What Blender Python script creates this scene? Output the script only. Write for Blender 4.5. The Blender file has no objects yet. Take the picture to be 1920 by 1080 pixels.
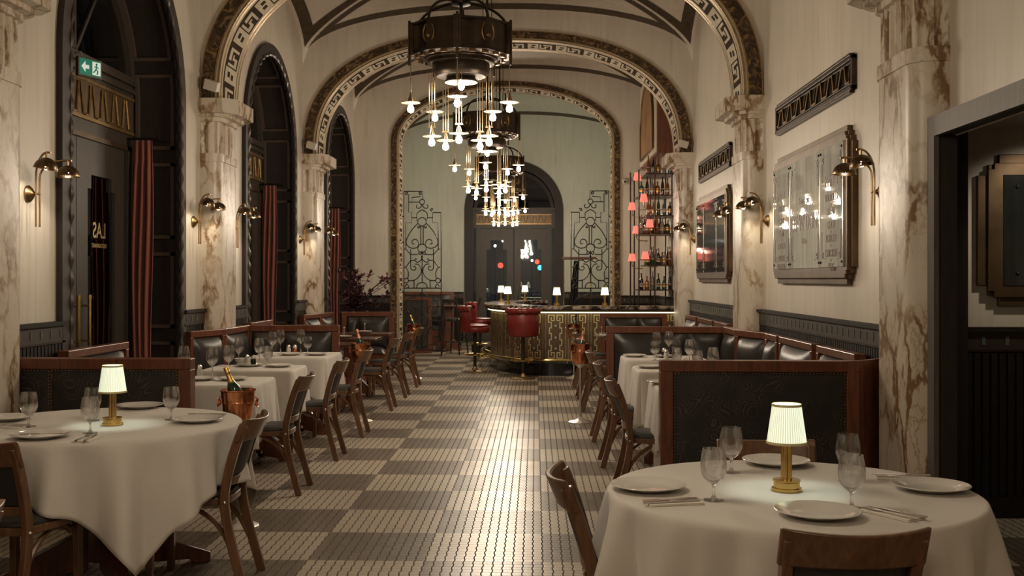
import bpy, math, random
from mathutils import Vector, Matrix
random.seed(7)
PI = math.pi
col = bpy.context.scene.collection
sin, cos, sqrt = math.sin, math.cos, math.sqrt

# ---------------------------------------------------------------- camera
YAW = math.atan(64 / 2000.0)
cam = bpy.data.cameras.new('camera')
camo = bpy.data.objects.new('camera', cam); col.objects.link(camo)
camo.location = (0, 0, 1.6)
camo.rotation_euler = (PI / 2, 0, YAW)
cam.sensor_width = 36; cam.lens = 37.5
cam.shift_x = 20 / 1920.0; cam.shift_y = -16 / 1920.0
cam.clip_start = 0.05; cam.clip_end = 200
sc = bpy.context.scene
sc.camera = camo
sc.view_settings.view_transform = 'Standard'
sc.view_settings.look = 'None'
sc.view_settings.gamma = 1
sc.view_settings.use_curve_mapping = False
sc.view_settings.exposure = 0.24
sc.cycles.use_denoising = True
sc.cycles.adaptive_threshold = .035
sc.cycles.max_bounces = 10
sc.cycles.diffuse_bounces = 4
sc.cycles.glossy_bounces = 4
sc.cycles.transmission_bounces = 9
sc.cycles.transparent_max_bounces = 32
sc.cycles.sample_clamp_indirect = 4.0
sc.cycles.caustics_reflective = False
sc.cycles.caustics_refractive = False

def at(px, py, z):
    """where the sight line through a photo point meets the level z"""
    d = (1.6 - z) * 2000.0 / (py - 524.0)
    r = (px - 940.0) / 2000.0 * d
    return (r * cos(YAW) - d * sin(YAW), r * sin(YAW) + d * cos(YAW), z)

# ---------------------------------------------------------------- materials
def newmat(name):
    m = bpy.data.materials.new(name); m.use_nodes = True
    nt = m.node_tree
    b = nt.nodes['Principled BSDF']
    return m, nt, b
def N(nt, t, **kw):
    n = nt.nodes.new(t)
    for k, v in kw.items():
        if k.startswith('i_'):
            key = k[2:]
            n.inputs[int(key) if key.isdigit() else key.replace('_', ' ')].default_value = v
        else: setattr(n, k, v)
    return n
def L(nt, a, b): nt.links.new(a, b)
def simple(name, color, rough=0.5, metal=0.0, spec=0.5, noise=0.0, nscale=20, emis=None, es=0, bump=0, coat=0, stretch=(1,1,1), alpha=None, trans=0, ior=1.45, sheen=0):
    m, nt, b = newmat(name)
    b.inputs['Base Color'].default_value = (*color, 1)
    b.inputs['Roughness'].default_value = rough
    b.inputs['Metallic'].default_value = metal
    b.inputs['Specular IOR Level'].default_value = spec
    b.inputs['Coat Weight'].default_value = coat
    b.inputs['Coat Roughness'].default_value = 0.12
    b.inputs['Transmission Weight'].default_value = trans
    b.inputs['IOR'].default_value = ior
    b.inputs['Sheen Weight'].default_value = sheen
    if emis:
        b.inputs['Emission Color'].default_value = (*emis, 1)
        b.inputs['Emission Strength'].default_value = es
    if noise or bump:
        tc = N(nt, 'ShaderNodeTexCoord'); mp = N(nt, 'ShaderNodeMapping')
        mp.inputs['Scale'].default_value = stretch
        nz = N(nt, 'ShaderNodeTexNoise', i_Scale=nscale, i_Detail=6.0)
        L(nt, tc.outputs['Object'], mp.inputs[0]); L(nt, mp.outputs[0], nz.inputs['Vector'])
        if noise:
            r = N(nt, 'ShaderNodeValToRGB')
            r.color_ramp.elements[0].position = .3; r.color_ramp.elements[1].position = .7
            r.color_ramp.elements[0].color = (*[c * (1 - noise) for c in color], 1)
            r.color_ramp.elements[1].color = (*[min(1, c * (1 + noise)) for c in color], 1)
            L(nt, nz.outputs[0], r.inputs[0]); L(nt, r.outputs[0], b.inputs['Base Color'])
        if bump:
            bp = N(nt, 'ShaderNodeBump', i_Strength=bump, i_Distance=.01)
            L(nt, nz.outputs[0], bp.inputs['Height']); L(nt, bp.outputs[0], b.inputs['Normal'])
    return m

M = {}
def plaster(name, c1, c2, c3):
    m, nt, b = newmat(name)
    g = N(nt, 'ShaderNodeNewGeometry')
    mp = N(nt, 'ShaderNodeMapping'); mp.inputs['Scale'].default_value = (5, 5, .5)
    n1 = N(nt, 'ShaderNodeTexNoise', i_Scale=1.6, i_Detail=8.0, i_Roughness=.65)
    n2 = N(nt, 'ShaderNodeTexNoise', i_Scale=.7, i_Detail=5.0)
    n3 = N(nt, 'ShaderNodeTexNoise', i_Scale=5.0, i_Detail=8.0)
    L(nt, g.outputs['Position'], mp.inputs[0]); L(nt, mp.outputs[0], n1.inputs['Vector'])
    L(nt, g.outputs['Position'], n2.inputs['Vector'])
    mp3 = N(nt, 'ShaderNodeMapping'); mp3.inputs['Scale'].default_value = (3, 3, .25)
    L(nt, g.outputs['Position'], mp3.inputs[0]); L(nt, mp3.outputs[0], n3.inputs['Vector'])
    r = N(nt, 'ShaderNodeValToRGB')
    r.color_ramp.elements[0].position = .28; r.color_ramp.elements[1].position = .68
    r.color_ramp.elements[0].color = (*c1, 1); r.color_ramp.elements[1].color = (*c2, 1)
    L(nt, n1.outputs[0], r.inputs[0])
    r3 = N(nt, 'ShaderNodeValToRGB'); r3.color_ramp.elements[0].position = .55; r3.color_ramp.elements[1].position = .78
    r3.color_ramp.elements[0].color = (0, 0, 0, 1); r3.color_ramp.elements[1].color = (.55, .55, .55, 1)
    L(nt, n3.outputs[0], r3.inputs[0])
    mx = N(nt, 'ShaderNodeMix', data_type='RGBA'); mx.inputs[7].default_value = (*c3, 1)
    L(nt, r3.outputs[0], mx.inputs[0]); L(nt, r.outputs[0], mx.inputs[6])
    L(nt, mx.outputs[2], b.inputs['Base Color'])
    b.inputs['Roughness'].default_value = .42
    bp = N(nt, 'ShaderNodeBump', i_Strength=.15, i_Distance=.01)
    L(nt, n1.outputs[0], bp.inputs['Height']); L(nt, bp.outputs[0], b.inputs['Normal'])
    return m
M['plaster'] = plaster('plaster', (.575, .515, .435), (.66, .60, .51), (.48, .40, .30))
M['plaster_cool_tint'] = plaster('plaster_cool_tint', (.52, .535, .46), (.60, .615, .535), (.42, .41, .32))  # greenish tint of the end bay put into the plaster colour
M['plaster_vault'] = plaster('plaster_vault', (.54, .475, .39), (.62, .555, .465), (.46, .38, .28))

def marble():
    m, nt, b = newmat('marble')
    g = N(nt, 'ShaderNodeNewGeometry')
    mp = N(nt, 'ShaderNodeMapping'); mp.inputs['Scale'].default_value = (1.7, 1.7, .8)
    L(nt, g.outputs['Position'], mp.inputs[0])
    def warp(scale, amt):
        nz = N(nt, 'ShaderNodeTexNoise', i_Scale=scale, i_Detail=9.0, i_Roughness=.62); L(nt, mp.outputs[0], nz.inputs['Vector'])
        sc1 = N(nt, 'ShaderNodeVectorMath', operation='SCALE'); sc1.inputs[3].default_value = amt; L(nt, nz.outputs['Color'], sc1.inputs[0])
        ad = N(nt, 'ShaderNodeVectorMath', operation='ADD'); L(nt, mp.outputs[0], ad.inputs[0]); L(nt, sc1.outputs[0], ad.inputs[1]); return ad.outputs[0]
    def vein(scale, wo, lo, hi):
        vo = N(nt, 'ShaderNodeTexVoronoi', feature='DISTANCE_TO_EDGE', i_Scale=scale); L(nt, wo, vo.inputs['Vector'])
        mr = N(nt, 'ShaderNodeMapRange', interpolation_type='SMOOTHSTEP'); mr.inputs[1].default_value = lo; mr.inputs[2].default_value = hi; mr.inputs[3].default_value = 1; mr.inputs[4].default_value = 0
        L(nt, vo.outputs['Distance'], mr.inputs[0]); return mr.outputs[0]
    v1 = vein(2.1, warp(1.6, 1.1), .0, .11); v2 = vein(5.5, warp(2.5, .6), .0, .07)
    n2 = N(nt, 'ShaderNodeTexNoise', i_Scale=1.9, i_Detail=7.0); L(nt, mp.outputs[0], n2.inputs['Vector'])
    gate = N(nt, 'ShaderNodeMapRange'); gate.inputs[1].default_value = .42; gate.inputs[2].default_value = .62; L(nt, n2.outputs[0], gate.inputs[0])
    a1 = N(nt, 'ShaderNodeMath', operation='MULTIPLY'); L(nt, v1, a1.inputs[0]); L(nt, gate.outputs[0], a1.inputs[1])
    a1b = N(nt, 'ShaderNodeMath', operation='MULTIPLY_ADD'); L(nt, v1, a1b.inputs[0]); a1b.inputs[1].default_value = .22; L(nt, a1.outputs[0], a1b.inputs[2])
    a2 = N(nt, 'ShaderNodeMath', operation='MULTIPLY'); L(nt, v2, a2.inputs[0]); L(nt, gate.outputs[0], a2.inputs[1])
    a3 = N(nt, 'ShaderNodeMath', operation='MULTIPLY_ADD'); L(nt, a2.outputs[0], a3.inputs[0]); a3.inputs[1].default_value = .38; L(nt, a1b.outputs[0], a3.inputs[2])
    a4 = N(nt, 'ShaderNodeMath', operation='MULTIPLY_ADD'); L(nt, gate.outputs[0], a4.inputs[0]); a4.inputs[1].default_value = .16; L(nt, a3.outputs[0], a4.inputs[2])
    r = N(nt, 'ShaderNodeValToRGB'); e = r.color_ramp.elements
    e[0].position = 0; e[0].color = (.63, .56, .47, 1); e[1].position = 1; e[1].color = (.20, .115, .058, 1)
    k = e.new(.4); k.color = (.44, .335, .225, 1)
    L(nt, a4.outputs[0], r.inputs[0]); L(nt, r.outputs[0], b.inputs['Base Color'])
    b.inputs['Roughness'].default_value = .34; b.inputs['Specular IOR Level'].default_value = .4
    return m
M['marble'] = marble()

def wood(name, c1, c2, rough=.35, scale=1.0, coat=.3):
    m, nt, b = newmat(name)
    tc = N(nt, 'ShaderNodeTexCoord')
    mp = N(nt, 'ShaderNodeMapping'); mp.inputs['Scale'].default_value = (14 * scale, 14 * scale, 1.6 * scale)
    nz = N(nt, 'ShaderNodeTexNoise', i_Scale=2.2, i_Detail=8.0, i_Distortion=1.2)
    L(nt, tc.outputs['Object'], mp.inputs[0]); L(nt, mp.outputs[0], nz.inputs['Vector'])
    r = N(nt, 'ShaderNodeValToRGB')
    r.color_ramp.elements[0].position = .3; r.color_ramp.elements[1].position = .7
    r.color_ramp.elements[0].color = (*c1, 1); r.color_ramp.elements[1].color = (*c2, 1)
    L(nt, nz.outputs[0], r.inputs[0]); L(nt, r.outputs[0], b.inputs['Base Color'])
    b.inputs['Roughness'].default_value = rough
    b.inputs['Coat Weight'].default_value = coat; b.inputs['Coat Roughness'].default_value = .2
    return m
M['mahogany'] = wood('mahogany', (.085, .026, .012), (.19, .062, .028))
M['walnut'] = wood('walnut', (.085, .038, .016), (.17, .080, .034))
M['darkwood'] = wood('darkwood', (.018, .0125, .010), (.030, .021, .017), rough=.6, coat=0)
M['wainscot'] = simple('wainscot', (.016, .0125, .010), rough=.6, spec=.25, noise=.2)
M['doorwood'] = wood('doorwood', (.040, .030, .022), (.062, .048, .036), rough=.5, coat=0)
M['tabletop'] = wood('tabletop', (.05, .02, .011), (.10, .042, .022), rough=.25)
M['greywood'] = wood('greywood', (.085, .072, .06), (.125, .105, .088), rough=.55, coat=0)
M['leather'] = simple('leather', (.028, .024, .022), rough=.36, noise=.25, nscale=9, bump=.25)
M['chair_leather'] = simple('chair_leather', (.026, .024, .022), rough=.5, bump=.2, nscale=60)
M['red_leather'] = simple('red_leather', (.17, .020, .016), rough=.4, noise=.2, nscale=8)
M['linen'] = simple('linen', (.62, .58, .52), rough=.85, noise=.05, nscale=3, bump=.08, sheen=.2)
M['napkin'] = simple('napkin', (.72, .67, .58), rough=.8)
M['porcelain'] = simple('porcelain', (.68, .65, .60), rough=.12, coat=.5)
M['steel'] = simple('steel', (.62, .60, .56), rough=.18, metal=1)
M['chrome'] = simple('chrome', (.85, .82, .78), rough=.3, metal=1)
M['brass'] = simple('brass', (.66, .46, .17), rough=.22, metal=1, noise=.15, nscale=12)
M['old_brass'] = simple('old_brass', (.30, .20, .10), rough=.36, metal=1, noise=.3, nscale=14)
M['frame_brass'] = simple('frame_brass', (.105, .066, .034), rough=.4, metal=.55, noise=.3, nscale=6)
M['bronze'] = simple('bronze', (.062, .042, .028), rough=.38, metal=.75, noise=.35, nscale=9)
M['dark_bronze'] = simple('dark_bronze', (.05, .038, .028), rough=.42, metal=.7, noise=.3, nscale=9)
M['iron'] = simple('iron', (.016, .014, .013), rough=.5, metal=.3)
M['copper'] = simple('copper', (.72, .30, .15), rough=.2, metal=1, noise=.12, nscale=10)
M['grout'] = simple('grout', (.05, .04, .03), rough=.9)
M['curtain'] = simple('curtain', (.25, .070, .046), rough=.8, noise=.2, nscale=5, stretch=(6, 6, .6), sheen=.4)
M['black'] = simple('black', (.01, .01, .01), rough=.5)
M['black_gloss'] = simple('black_gloss', (.008, .008, .009), rough=.15)
M['bottle_green'] = simple('bottle_green', (.008, .035, .014), rough=.08, coat=.5)
M['bottle_dark'] = simple('bottle_dark', (.02, .012, .008), rough=.1, coat=.5)
M['foil_gold'] = simple('foil_gold', (.70, .44, .14), rough=.35, metal=1, bump=.3, nscale=60)
M['foil_pink'] = simple('foil_pink', (.72, .33, .22), rough=.4, metal=.7, bump=.3, nscale=60)
M['label_white'] = simple('label_white', (.6, .58, .5), rough=.6)
M['bottle_amber'] = simple('bottle_amber', (.20, .065, .018), rough=.08, coat=.5)
M['bottle_clear'] = simple('bottle_clear', (.20, .19, .17), rough=.08, coat=.5)
M['bottle_blue'] = simple('bottle_blue', (.03, .09, .10), rough=.08, coat=.5)
M['bone'] = simple('bone', (.55, .50, .42), rough=.5)
M['band'] = None
M['leaf'] = simple('leaf', (.075, .022, .026), rough=.55, noise=.4, nscale=8)
M['leaf_pink'] = simple('leaf_pink', (.17, .06, .07), rough=.6)
M['green_sign'] = simple('green_sign', (.0, .16, .10), rough=.4, emis=(.0, .22, .14), es=.25)
M['sign_white'] = simple('sign_white', (.7, .75, .72), rough=.5, emis=(.7, .8, .75), es=.35)
M['gold_letter'] = simple('gold_letter', (.60, .46, .20), rough=.35, metal=.5)
M['brown_letter'] = simple('brown_letter', (.13, .075, .05), rough=.5)
M['white_box'] = simple('white_box', (.55, .5, .43), rough=.5)
M['led'] = simple('led', (1, 1, .7), emis=(1, .93, .5), es=3.2)
M['opal'] = simple('opal', (.8, .75, .6), emis=(1, .82, .5), es=2.5)

def glass(name, tint=(1, 1, 1), rough=0.0, dens=.0, edge=.95):
    # thin-walled glass: mostly see-through, brighter and more mirror-like towards its edges
    m = bpy.data.materials.new(name); m.use_nodes = True; nt = m.node_tree
    for n in list(nt.nodes): nt.nodes.remove(n)
    o = N(nt, 'ShaderNodeOutputMaterial'); t = N(nt, 'ShaderNodeBsdfTransparent')
    t.inputs[0].default_value = (*tint, 1)
    g = N(nt, 'ShaderNodeBsdfGlossy', i_Roughness=rough + .02)
    f = N(nt, 'ShaderNodeLayerWeight'); f.inputs[0].default_value = .5
    pw = N(nt, 'ShaderNodeMath', operation='POWER'); pw.inputs[1].default_value = 2.8; L(nt, f.outputs['Facing'], pw.inputs[0])
    mul = N(nt, 'ShaderNodeMath', operation='MULTIPLY_ADD'); mul.inputs[1].default_value = edge; mul.inputs[2].default_value = .035 + dens
    L(nt, pw.outputs[0], mul.inputs[0])
    mx = N(nt, 'ShaderNodeMixShader')
    L(nt, mul.outputs[0], mx.inputs[0]); L(nt, t.outputs[0], mx.inputs[1]); L(nt, g.outputs[0], mx.inputs[2])
    L(nt, mx.outputs[0], o.inputs[0])
    return m
M['glass'] = glass('glass', (.985, .985, .98), dens=.0)
def crystal():
    # blown glass: refracting walls mixed with straight transmission so that lamps still light what stands behind
    m = bpy.data.materials.new('crystal'); m.use_nodes = True; nt = m.node_tree
    for n in list(nt.nodes): nt.nodes.remove(n)
    o = N(nt, 'ShaderNodeOutputMaterial'); t = N(nt, 'ShaderNodeBsdfTransparent'); g = N(nt, 'ShaderNodeBsdfGlass', i_Roughness=0.0, i_IOR=1.48)
    mx = N(nt, 'ShaderNodeMixShader'); mx.inputs[0].default_value = .62
    L(nt, t.outputs[0], mx.inputs[1]); L(nt, g.outputs[0], mx.inputs[2]); L(nt, mx.outputs[0], o.inputs[0])
    return m
M['crystal'] = crystal()
M['pane'] = glass('pane', (.30, .33, .32), dens=.05)
M['pane_clear'] = glass('pane_clear', (.75, .8, .8), dens=.04)

def paisley():
    m, nt, b = newmat('paisley_leather')
    tc = N(nt, 'ShaderNodeTexCoord')
    nz = N(nt, 'ShaderNodeTexNoise', i_Scale=4.0, i_Detail=2.0)
    L(nt, tc.outputs['Object'], nz.inputs['Vector'])
    s = N(nt, 'ShaderNodeVectorMath', operation='SCALE'); s.inputs[3].default_value = .22
    L(nt, nz.outputs['Color'], s.inputs[0])
    a = N(nt, 'ShaderNodeVectorMath', operation='ADD')
    L(nt, tc.outputs['Object'], a.inputs[0]); L(nt, s.outputs[0], a.inputs[1])
    v = N(nt, 'ShaderNodeTexVoronoi', i_Scale=5.5)
    L(nt, a.outputs[0], v.inputs['Vector'])
    mu = N(nt, 'ShaderNodeMath', operation='MULTIPLY'); mu.inputs[1].default_value = 62
    L(nt, v.outputs['Distance'], mu.inputs[0])
    si = N(nt, 'ShaderNodeMath', operation='SINE'); L(nt, mu.outputs[0], si.inputs[0])
    n2 = N(nt, 'ShaderNodeTexNoise', i_Scale=7.0, i_Detail=1.0)
    L(nt, tc.outputs['Object'], n2.inputs['Vector'])
    ml = N(nt, 'ShaderNodeMath', operation='MULTIPLY'); L(nt, si.outputs[0], ml.inputs[0]); L(nt, n2.outputs[0], ml.inputs[1])
    r = N(nt, 'ShaderNodeValToRGB')
    r.color_ramp.elements[0].position = .33; r.color_ramp.elements[0].color = (.018, .015, .013, 1)
    r.color_ramp.elements[1].position = .55; r.color_ramp.elements[1].color = (.060, .052, .042, 1)
    L(nt, ml.outputs[0], r.inputs[0]); L(nt, r.outputs[0], b.inputs['Base Color'])
    b.inputs['Roughness'].default_value = .5
    return m
M['paisley'] = paisley()

def goldband():
    m, nt, b = newmat('gilded_relief')
    g = N(nt, 'ShaderNodeNewGeometry')
    w = N(nt, 'ShaderNodeTexNoise', i_Scale=9.0, i_Detail=5.0, i_Distortion=2.0)
    L(nt, g.outputs['Position'], w.inputs['Vector'])
    r = N(nt, 'ShaderNodeValToRGB'); e = r.color_ramp.elements
    e[0].position = .44; e[0].color = (.045, .028, .014, 1); e[1].position = .66; e[1].color = (.26, .16, .06, 1)
    k = e.new(.54); k.color = (.10, .06, .026, 1)
    L(nt, w.outputs[0], r.inputs[0]); L(nt, r.outputs[0], b.inputs['Base Color'])
    b.inputs['Metallic'].default_value = .35; b.inputs['Roughness'].default_value = .4
    bp = N(nt, 'ShaderNodeBump', i_Strength=.9, i_Distance=.03)
    L(nt, w.outputs[0], bp.inputs['Height']); L(nt, bp.outputs[0], b.inputs['Normal'])
    return m
M['gilt'] = goldband()
M['gilt_light'] = simple('gilt_light', (.30, .19, .075), rough=.35, metal=.6, noise=.3, nscale=20)
M['stencil'] = simple('stencil', (.060, .040, .022), rough=.5, noise=.35, nscale=14)
M['soffit_dark'] = simple('soffit_dark', (.042, .027, .015), rough=.85, spec=.1, noise=.3, nscale=14)
M['soffit_cream'] = simple('soffit_cream', (.56, .49, .38), rough=.8, spec=.15, noise=.12, nscale=6)
M['cream'] = simple('cream', (.50, .44, .33), rough=.5, noise=.12, nscale=6)
M['gem'] = simple('gem', (.45, .60, .48), rough=.1, coat=.8)

def antique():
    m, nt, b = newmat('antique_mirror')
    g = N(nt, 'ShaderNodeNewGeometry')
    mp = N(nt, 'ShaderNodeMapping'); mp.inputs['Scale'].default_value = (6, 6, .5)
    nz = N(nt, 'ShaderNodeTexNoise', i_Scale=2.2, i_Detail=7.0, i_Roughness=.7)
    L(nt, g.outputs['Position'], mp.inputs[0]); L(nt, mp.outputs[0], nz.inputs['Vector'])
    r = N(nt, 'ShaderNodeValToRGB')
    r.color_ramp.elements[0].position = .3; r.color_ramp.elements[0].color = (.34, .355, .33, 1)
    r.color_ramp.elements[1].position = .62; r.color_ramp.elements[1].color = (.64, .64, .585, 1)
    L(nt, nz.outputs[0], r.inputs[0]); L(nt, r.outputs[0], b.inputs['Base Color'])
    b.inputs['Metallic'].default_value = 0; b.inputs['IOR'].default_value = 1.34; b.inputs['Roughness'].default_value = .02
    return m
M['antique'] = antique()

def floor_mat():
    m, nt, b = newmat('mosaic_floor')
    g = N(nt, 'ShaderNodeNewGeometry'); s = N(nt, 'ShaderNodeSeparateXYZ')
    L(nt, g.outputs['Position'], s.inputs[0])
    T = .669 / 12
    def mt(op, a, bb=None, c=None):
        n = N(nt, 'ShaderNodeMath', operation=op)
        for i, v in enumerate((a, bb, c)):
            if v is None: continue
            if isinstance(v, (int, float)): n.inputs[i].default_value = v
            else: L(nt, v, n.inputs[i])
        return n.outputs[0]
    X = mt('SUBTRACT', s.outputs[0], .04 - 66.9); Y = mt('SUBTRACT', s.outputs[1], 8.72 - 66.9)
    v = mt('DIVIDE', Y, T)
    wob = mt('MULTIPLY', mt('SINE', mt('MULTIPLY', v, PI)), -.055)
    u0 = mt('DIVIDE', X, T)
    u = mt('ADD', u0, wob)
    fu = mt('ABSOLUTE', mt('SUBTRACT', mt('FRACT', u), .5))     # .5 at joints
    fv = mt('ABSOLUTE', mt('SUBTRACT', mt('FRACT', v), .5))
    ju = mt('GREATER_THAN', fu, .43); jv = mt('GREATER_THAN', fv, .45)
    iu = mt('FLOOR', u); iv = mt('FLOOR', v)
    cu = mt('FLOOR', mt('DIVIDE', mt('ADD', iu, .5), 12)); cv = mt('FLOOR', mt('DIVIDE', mt('ADD', iv, .5), 12))
    par = mt('MODULO', mt('ADD', cu, cv), 2)
    cb = N(nt, 'ShaderNodeCombineXYZ'); L(nt, iu, cb.inputs[0]); L(nt, iv, cb.inputs[1])
    wn = N(nt, 'ShaderNodeTexWhiteNoise', noise_dimensions='2D'); L(nt, cb.outputs[0], wn.inputs[0])
    lt = N(nt, 'ShaderNodeMix', data_type='RGBA'); lt.inputs[6].default_value = (.46, .39, .30, 1); lt.inputs[7].default_value = (.51, .44, .345, 1)
    dk = N(nt, 'ShaderNodeMix', data_type='RGBA'); dk.inputs[6].default_value = (.145, .118, .090, 1); dk.inputs[7].default_value = (.185, .152, .116, 1)
    L(nt, wn.outputs[0], lt.inputs[0]); L(nt, wn.outputs[0], dk.inputs[0])
    c = N(nt, 'ShaderNodeMix', data_type='RGBA'); L(nt, par, c.inputs[0]); L(nt, dk.outputs[2], c.inputs[6]); L(nt, lt.outputs[2], c.inputs[7])
    c2 = N(nt, 'ShaderNodeMix', data_type='RGBA'); L(nt, mt('MULTIPLY', jv, .42), c2.inputs[0]); L(nt, c.outputs[2], c2.inputs[6]); c2.inputs[7].default_value = (.09, .065, .04, 1)
    c3 = N(nt, 'ShaderNodeMix', data_type='RGBA'); L(nt, ju, c3.inputs[0]); L(nt, c2.outputs[2], c3.inputs[6]); c3.inputs[7].default_value = (.035, .024, .015, 1)
    L(nt, c3.outputs[2], b.inputs['Base Color'])
    rr = mt('MULTIPLY_ADD', wn.outputs[0], .03, .28)
    rg = mt('MAXIMUM', rr, mt('MULTIPLY', mt('MAXIMUM', ju, jv), .8))
    L(nt, rg, b.inputs['Roughness'])
    wv = N(nt, 'ShaderNodeTexNoise', i_Scale=6.0, i_Detail=3.0); L(nt, g.outputs['Position'], wv.inputs['Vector'])
    h = mt('ADD', mt('MULTIPLY', mt('MAXIMUM', ju, mt('MULTIPLY', jv, .6)), -1.0), mt('MULTIPLY', wv.outputs[0], .8))
    h = mt('ADD', h, mt('MULTIPLY', wn.outputs[0], .06))
    bp = N(nt, 'ShaderNodeBump', i_Strength=.14, i_Distance=.004)
    L(nt, h, bp.inputs['Height']); L(nt, bp.outputs[0], b.inputs['Normal'])
    return m
M['floor'] = floor_mat()

def shade_mat(name, c, e, es):
    # pleated fabric shade with its lamp glow and pleat stripes put into the emission
    m, nt, b = newmat(name)
    tc = N(nt, 'ShaderNodeTexCoord'); s = N(nt, 'ShaderNodeSeparateXYZ'); L(nt, tc.outputs['Object'], s.inputs[0])
    at2 = N(nt, 'ShaderNodeMath', operation='ARCTAN2'); L(nt, s.outputs[1], at2.inputs[0]); L(nt, s.outputs[0], at2.inputs[1])
    mu = N(nt, 'ShaderNodeMath', operation='MULTIPLY'); mu.inputs[1].default_value = 48; L(nt, at2.outputs[0], mu.inputs[0])
    si = N(nt, 'ShaderNodeMath', operation='SINE'); L(nt, mu.outputs[0], si.inputs[0])
    r = N(nt, 'ShaderNodeMapRange'); r.inputs[1].default_value = -1; r.inputs[2].default_value = 1; r.inputs[3].default_value = es * .5; r.inputs[4].default_value = es
    L(nt, si.outputs[0], r.inputs[0]); L(nt, r.outputs[0], b.inputs['Emission Strength'])
    b.inputs['Base Color'].default_value = (*c, 1); b.inputs['Emission Color'].default_value = (*e, 1)
    b.inputs['Roughness'].default_value = .8
    return m
M['shade'] = shade_mat('lamp_shade', (.7, .7, .55), (.86, .95, .70), .85)
M['shade_bar'] = shade_mat('bar_shade', (.7, .7, .6), (1, .98, .80), 1.5)
M['shade_red'] = shade_mat('red_shade', (.6, .12, .1), (1, .24, .17), 1.0)
M['shade_trim'] = simple('shade_trim', (.55, .48, .26), rough=.7)
M['bulb'] = simple('bulb', (1, 1, 1), emis=(1, .86, .62), es=28)
M['bulb_dim'] = simple('bulb_dim', (1, 1, 1), emis=(1, .80, .52), es=16)
M['perf'] = None

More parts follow.
